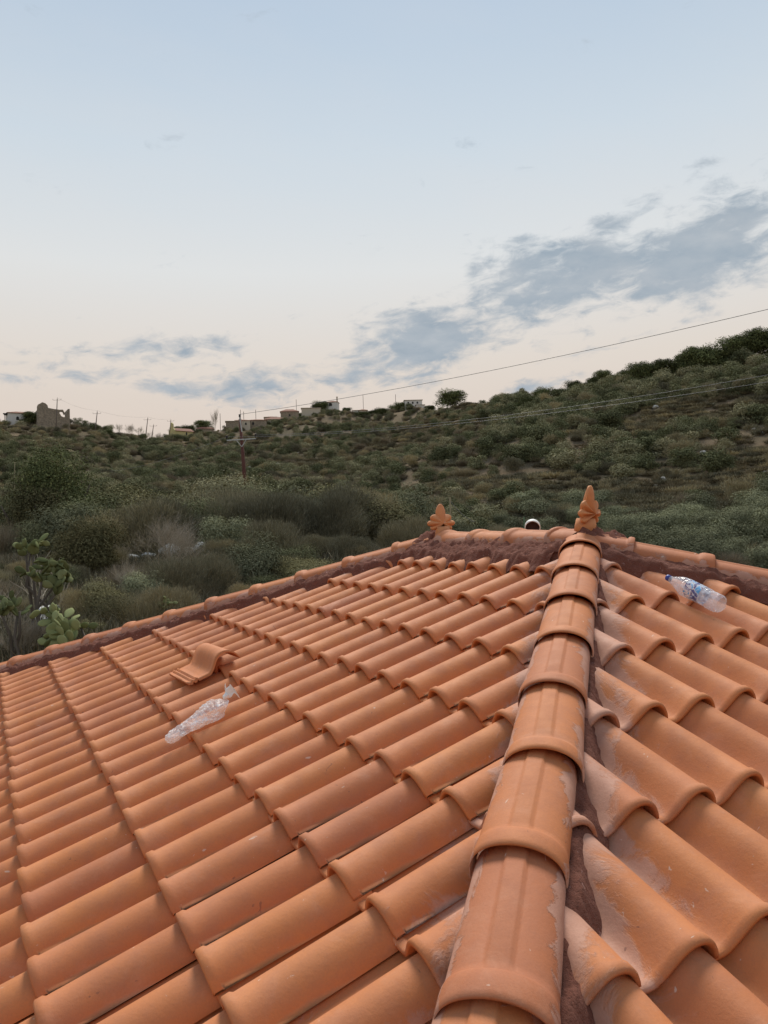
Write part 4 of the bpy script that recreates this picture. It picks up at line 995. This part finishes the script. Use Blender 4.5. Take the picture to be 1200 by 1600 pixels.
def ruin():
    p = ground(86, 298); e = empty('ruined_tower', p+Vector((0, 0, .6)), face_cam(p)+.12)
    def wall(out, y, th_, holes=()):
        bm = bmesh.new(); vs = [bm.verts.new((a, y, b)) for a, b in out]; f = bm.faces.new(vs); r_ = bmesh.ops.extrude_face_region(bm, geom=[f]); bmesh.ops.translate(bm, verts=[v for v in r_['geom'] if isinstance(v, bmesh.types.BMVert)], vec=(0, th_, 0))
        bmesh.ops.recalc_face_normals(bm, faces=bm.faces[:]); me_ = bpy.data.meshes.new('wall'); bm.to_mesh(me_); bm.free(); return obj('wall', me_, m_stone, e)
    # front wall in two runs either side of a window gap, jagged top
    wall([(-5.3, -3), (-5.3, 6.9), (-5.0, 7.6), (-4.3, 8.0), (-3.6, 8.5), (-2.6, 8.2), (-1.9, 7.5), (-1.7, 6.6), (.1, 6.3), (1.3, 6.2), (2.3, 6.1), (2.35, 5.5), (1.9, 5.0), (2.3, 4.4), (2.5, 3.9), (3.1, 3.6), (4.0, 3.5), (4.3, 4.4), (4.6, 5.6), (4.75, 6.5), (5.4, 6.6), (5.4, -3)], -3.5, .8)
    mb = MB(); mb.box(2.35, 3.2, -3.45, -2.8, 5.4, 6.2); mb.add([(2.3, -3.5, 6.1), (3.3, -3.5, 5.9), (3.9, -3.5, 4.6), (3.4, -3.5, 4.4), (3.0, -3.5, 5.4), (2.3, -3.5, 5.5), (2.3, -2.7, 6.1), (3.3, -2.7, 5.9), (3.9, -2.7, 4.6), (3.4, -2.7, 4.4), (3.0, -2.7, 5.4), (2.3, -2.7, 5.5)], [(0, 1, 2, 3, 4, 5), (11, 10, 9, 8, 7, 6), (0, 6, 7, 1), (1, 7, 8, 2), (2, 8, 9, 3), (3, 9, 10, 4), (4, 10, 11, 5)]); obj('broken_arch', mb.me('broken_arch'), m_stone, e)
    mb = MB()
    for x in (-5.3, 4.6): mb.box(x+.01, x+.79, -2.7, 3.5, -3, 5.8 if x < 0 else 6.3)
    mb.box(-4.5, 4.6, 2.7, 3.5, -3, 3.3); obj('wall', mb.me('wall'), m_stone, e)
    tag(e, 'roofless ruined stone tower with a jagged top on the left skyline', 'ruin')
ruin()
def church():
    e, rf = house_at('yellow_church', 288, 350, 8.5, 5, 2.6, 1.5, m_yel, m_red, 'small yellow church with a bell gable on the skyline', [(1, .8, .7, 1.4)], .5, hip=False, cat='church', dz=2.2)
    mb = MB(); x0 = -4.9
    mb.add([(x0, -2.6, -2), (x0, 2.6, -2), (x0, 2.6, 2.8), (x0, 1.0, 4.2), (x0, 1.0, 5.6), (x0, 0, 6.4), (x0, -1.0, 5.6), (x0, -1.0, 4.2), (x0, -2.6, 2.8)]+[(x0+.6, -2.6, -2), (x0+.6, 2.6, -2), (x0+.6, 2.6, 2.8), (x0+.6, 1.0, 4.2), (x0+.6, 1.0, 5.6), (x0+.6, 0, 6.4), (x0+.6, -1.0, 5.6), (x0+.6, -1.0, 4.2), (x0+.6, -2.6, 2.8)],
           [tuple(range(9))[::-1], tuple(range(9, 18))]+[(k, (k+1) % 9, 9+(k+1) % 9, 9+k) for k in range(9)]); obj('bell_gable', mb.me('bell_gable'), m_yel, e)
church()
house_at('stone_house', 325, 372, 8, 5, 1.6, 1.2, m_stone, m_red, 'low stone house half hidden under the umbrella tree', dz=.3)
house_at('stone_house', 368, 392, 6.5, 5, 4.2, .5, m_stone, m_stone, 'grey stone house with a flat top behind the red pole head', dz=.2, hip=False)
house_at('stone_house', 384, 398, 7.5, 6, 4.8, .8, m_cream, m_red, 'pale stone house with small windows right of the red pole head', [(-1.5, 2.4, .9, 1.2), (1.6, 2.4, .9, 1.2)], dz=.4)
house_at('stone_house', 408, 404, 9, 6, 3.8, .8, m_stone, m_red, 'long grey stone house with a lean roof left of the red roofed house', [(-2.5, 1.4, 1, 1.4)], dz=.2)
house_at('stone_house', 436, 418, 12, 7, 3.2, 1.6, m_cream, m_red, 'wide low house with a red hipped roof in front of trees', [(2, 1, .9, 1.2)], dz=.0)
house_at('stone_house', 428, 438, 7, 6, 6.2, .7, m_cream, m_red, 'taller stone house behind the wide red roofed one', dz=.3)
house_at('stone_house', 458, 432, 10, 6, 4.3, 1.6, m_stone, m_red, 'brown stone house with a hipped roof in the village middle', [(0, 1.5, .9, 1.2)], dz=1.2)
house_at('stone_house', 492, 440, 11, 5, 4.4, .5, m_cream, m_stone, 'long sandy walled building left of the white house with a chimney', dz=.6, hip=False)
e_, rf_ = house_at('village_house', 526, 446, 6.6, 6, 5.4, 1.1, m_white, m_red, 'white house with an arched opening and a chimney on the skyline', [(-.7, 3.0, 1.9, 1.9)], -.2, dz=1.5); chim(rf_, 2.6, .5, 5.0, 8.6)
house_at('village_house', 573, 440, 4.8, 4.5, 4.2, .9, m_cream, m_red, 'small square house with a pyramid roof among the trees', [(-.5, 2, .8, 1.1)], .1, dz=2.0)
house_at('village_house', 561, 438, 3, 3, 2.6, .3, m_white, m_stone, 'tiny white shed left of the small square house', dz=2.0, hip=False)
e_, rf_ = house_at('village_house', 652, 400, 9.0, 6, 5.6, .5, m_white, m_stone, 'white two storey villa with square windows and a roof terrace', [(-2.8, 3.6, .8, 1.1), (-.4, 3.6, .8, 1.1), (2., 3.6, .8, 1.1), (-2.6, 1.2, 1, 1.2)], .1, dz=2.6, hip=False)
house_at('village_house', 663, 394, 4.2, 4, 3.9, .4, m_white, m_stone, 'lower wing of the white villa with a dark arched doorway', [(-.2, .7, 2.2, 2.1)], .1, dz=2.4, hip=False)
def terrace_wall(px0, px1, dist, h_, label):
    mb = MB(); pts_ = [ground(px0+(px1-px0)*k/14, dist+3*math.sin(k*.9)) for k in range(15)]; V = []
    for p in pts_: 
        d = (p-CAM); d.z = 0; d.normalize(); hh = h_*(.75+.5*rng.random()); V += [p-Vector((0, 0, .8)), p+Vector((0, 0, hh)), p+d*.7+Vector((0, 0, hh)), p+d*.7-Vector((0, 0, .8))]
    mb.add(V, [(i*4+a, i*4+(a+1) % 4, (i+1)*4+(a+1) % 4, (i+1)*4+a) for i in range(14) for a in range(4)]+[(0, 1, 2, 3), (56, 59, 58, 57)]); o = obj('terrace_wall', mb.me('terrace_wall'), m_stone); tag(o, label, 'wall')
terrace_wall(560, 690, 345, .9, 'upper dry stone terrace wall below the white villa'); terrace_wall(545, 680, 322, .8, 'lower dry stone terrace wall below the white villa'); terrace_wall(395, 470, 380, .9, 'stone terrace wall below the red roofed village houses')

# ------------------------------------------------------------------ poles and wires
m_rust = simple('rust_red_pole', (.115, .040, .028), .85, .3, 6); m_galv = simple('galvanised_steel', (.50, .50, .47), .6, .12, 10, .1); m_ins = simple('dark_insulator', (.03, .02, .018), .3, .2); m_wood = simple('grey_pole_wood', (.16, .125, .10), .9, .3, 12); m_wire = simple('wire', (.16, .16, .16), .5, .1)
def pole(px, dist, toppx, toppy, label, group=None, armw=2.4, armz=None, thick=.15, mt=m_wood, big=False):
    b = ground(px, dist); tp = at(toppx, toppy, dist); e = empty('utility_pole', b, YAW*-1); Ri = e.matrix_basis; rzm = Matrix.Rotation(-(-YAW), 3, 'Z')
    v = rzm @ (tp-b); H = v.length; d = v.normalized()
    mb = MB(); mb.tube([-d*.8, d*(H*.5), v], [thick*1.15, thick, thick*.72], 12); obj('shaft', mb.me('shaft', True), mt, e)
    za = H-armz if armz is not None else None; out = [e, None, None, None]
    W = lambda q_: b+(rzm.inverted() @ q_)
    if za:
        c = d*za+Vector((0, -thick, 0)); tl = Vector((1, 0, .03 if big else 0)).normalized()
        mb = MB(); l0, l1 = c-tl*armw/2, c+tl*armw/2
        mb.tube([l0, l1], .055 if not big else .065, 4); obj('crossarm', mb.me('crossarm'), m_galv if big else mt, e)
        if big:
            for s_ in (-1, 1):
                mb = MB(); mb.tube([c+tl*s_*.45, c-d*.62], .034, 4); obj('brace', mb.me('brace'), m_galv, e)
            mb = MB(); mb.tube([v-d*1.1+Vector((.09, -.10, 0)), v+d*.16+Vector((.0, -.10, 0))], .06, 6); obj('top_bracket', mb.me('top_bracket'), m_galv, e)
        for q_ in (l0, l1, v):
            mb = MB(); r_ = .10 if big else .07; o0 = q_+Vector((0, -.1 if (big and q_ is v) else 0, .05)); mb.lathe([(.03, 0), (.03, .12), (r_*.8, .14), (r_, .20), (r_*.6, .25), (r_*1.05, .29), (r_*.7, .36), (0, .38)], 10, Matrix.Translation(o0)); obj('insulator', mb.me('insulator', True), m_ins, e)
        out = [e, W(l0+Vector((0, 0, .3))), W(l1+Vector((0, 0, .3))), W(v+Vector((0, -.1, .4)))]
    tag(e, label, 'utility pole', group); return out
mp = pole(389, 66, 375, 655, 'rust red utility pole with a pale steel crossarm standing in the gully', armw=2.45, armz=1.75, thick=.165, mt=m_rust, big=True)
p2 = pole(132, 175, 130.5, 741, 'small dark utility pole low in the gully at left', armw=2.5, armz=.5, thick=.15, mt=m_wood)
sk = []
for px, dist, tx, ty, az_, lab in [(91, 290, 89.5, 623, .5, 'utility pole in front of the ruined tower'), (152, 300, 152, 643, .8, 'utility pole on the left skyline right of the ruin'), (231, 330, 231, 653, .8, 'utility pole above the dip of the left skyline'),
                                   (267, 345, 267, 656, .6, 'utility pole left of the yellow church'), (240, 340, 240, 664, .5, 'short utility pole in the dip left of the church')]:
    sk.append(pole(px, dist, tx, ty, lab, armw=2.9, armz=az_, thick=.17))
for px, dist, ty, lab in [(349, 395, 646, 'thin pole right of the bare poplar'), (381, 400, 640, 'thin pole above the pale stone house'), (386, 402, 643, 'second thin pole above the pale stone house'), (405, 410, 640, 'thin pole left of the red roofed house'),
                          (469, 445, 624, 'thin pole in the village left of the sandy building'), (574, 446, 616, 'thin pole behind the small square house'), (625, 420, 616, 'thin pole left of the white villa')]:
    b = ground(px, dist); tp = at(px, ty, dist); e = obj('thin_pole', MB().tube([(0, 0, -.5), (0, 0, tp.z-b.z)], .12, 6).me('thin_pole'), m_wood); e.location = b; tag(e, lab, 'pole')
for px, dist, ty0, tx, ty, lab, th_ in [(23.5, 95, 0, 23, 722, 'thin pale stake standing left of the tallest tree', .035), (285, 110, 0, 279, 744, 'leaning thin stake on the left hillside', .035), (704, 22, 0, 703, 777, 'thin yellowish pole behind the far finial', .025), (819, 20, 0, 819, 808, 'short green garden stake behind the ridge', .022)]:
    b = ground(px, dist); tp = at(tx, ty, dist)-b; e = obj('stake', MB().tube([(0, 0, -.3), tuple(tp)], th_, 8).me('stake'), simple('stake_wood', (.34, .29, .18), .8, .2, 10) if px != 819 else simple('green_stake', (.10, .17, .09), .6, .2)); e.location = b; tag(e, lab, 'stake')
def wire(A, B, sag, r_, label, group=None):
    A = Vector(A); B = Vector(B); pts_ = [A.lerp(B, k/40)-Vector((0, 0, sag*4*(k/40)*(1-k/40))) for k in range(41)]
    o = obj('wire', MB().tube([p-A for p in pts_], r_, 5).me('wire', True), m_wire); o.location = A; tag(o, label, 'wire', group)
wire(mp[3], at(1420, 430, 44), .55, .017, 'upper power line rising to the right across the sky')
wire(mp[2], at(1420, 545, 42), .85, .012, 'upper of the two lines crossing the right hillside')
wire(mp[1], at(1420, 560, 40), .85, .012, 'lower of the two lines crossing the right hillside')
wire(mp[1], p2[2], 1.2, .014, 'slack line from the red pole down to the small left pole')
wire(sk[0][3], sk[1][3], 1., .02, 'faint line between the two poles nearest the ruin'); wire(sk[1][3], sk[2][3], 1., .02, 'faint line over the left skyline dip'); wire(sk[2][3], sk[3][3], .6, .02, 'faint line running to the church pole')
wire(at(704, 783, 22), at(742, 815, 22), .10, .008, 'slack guy cord hanging from the yellowish pole')
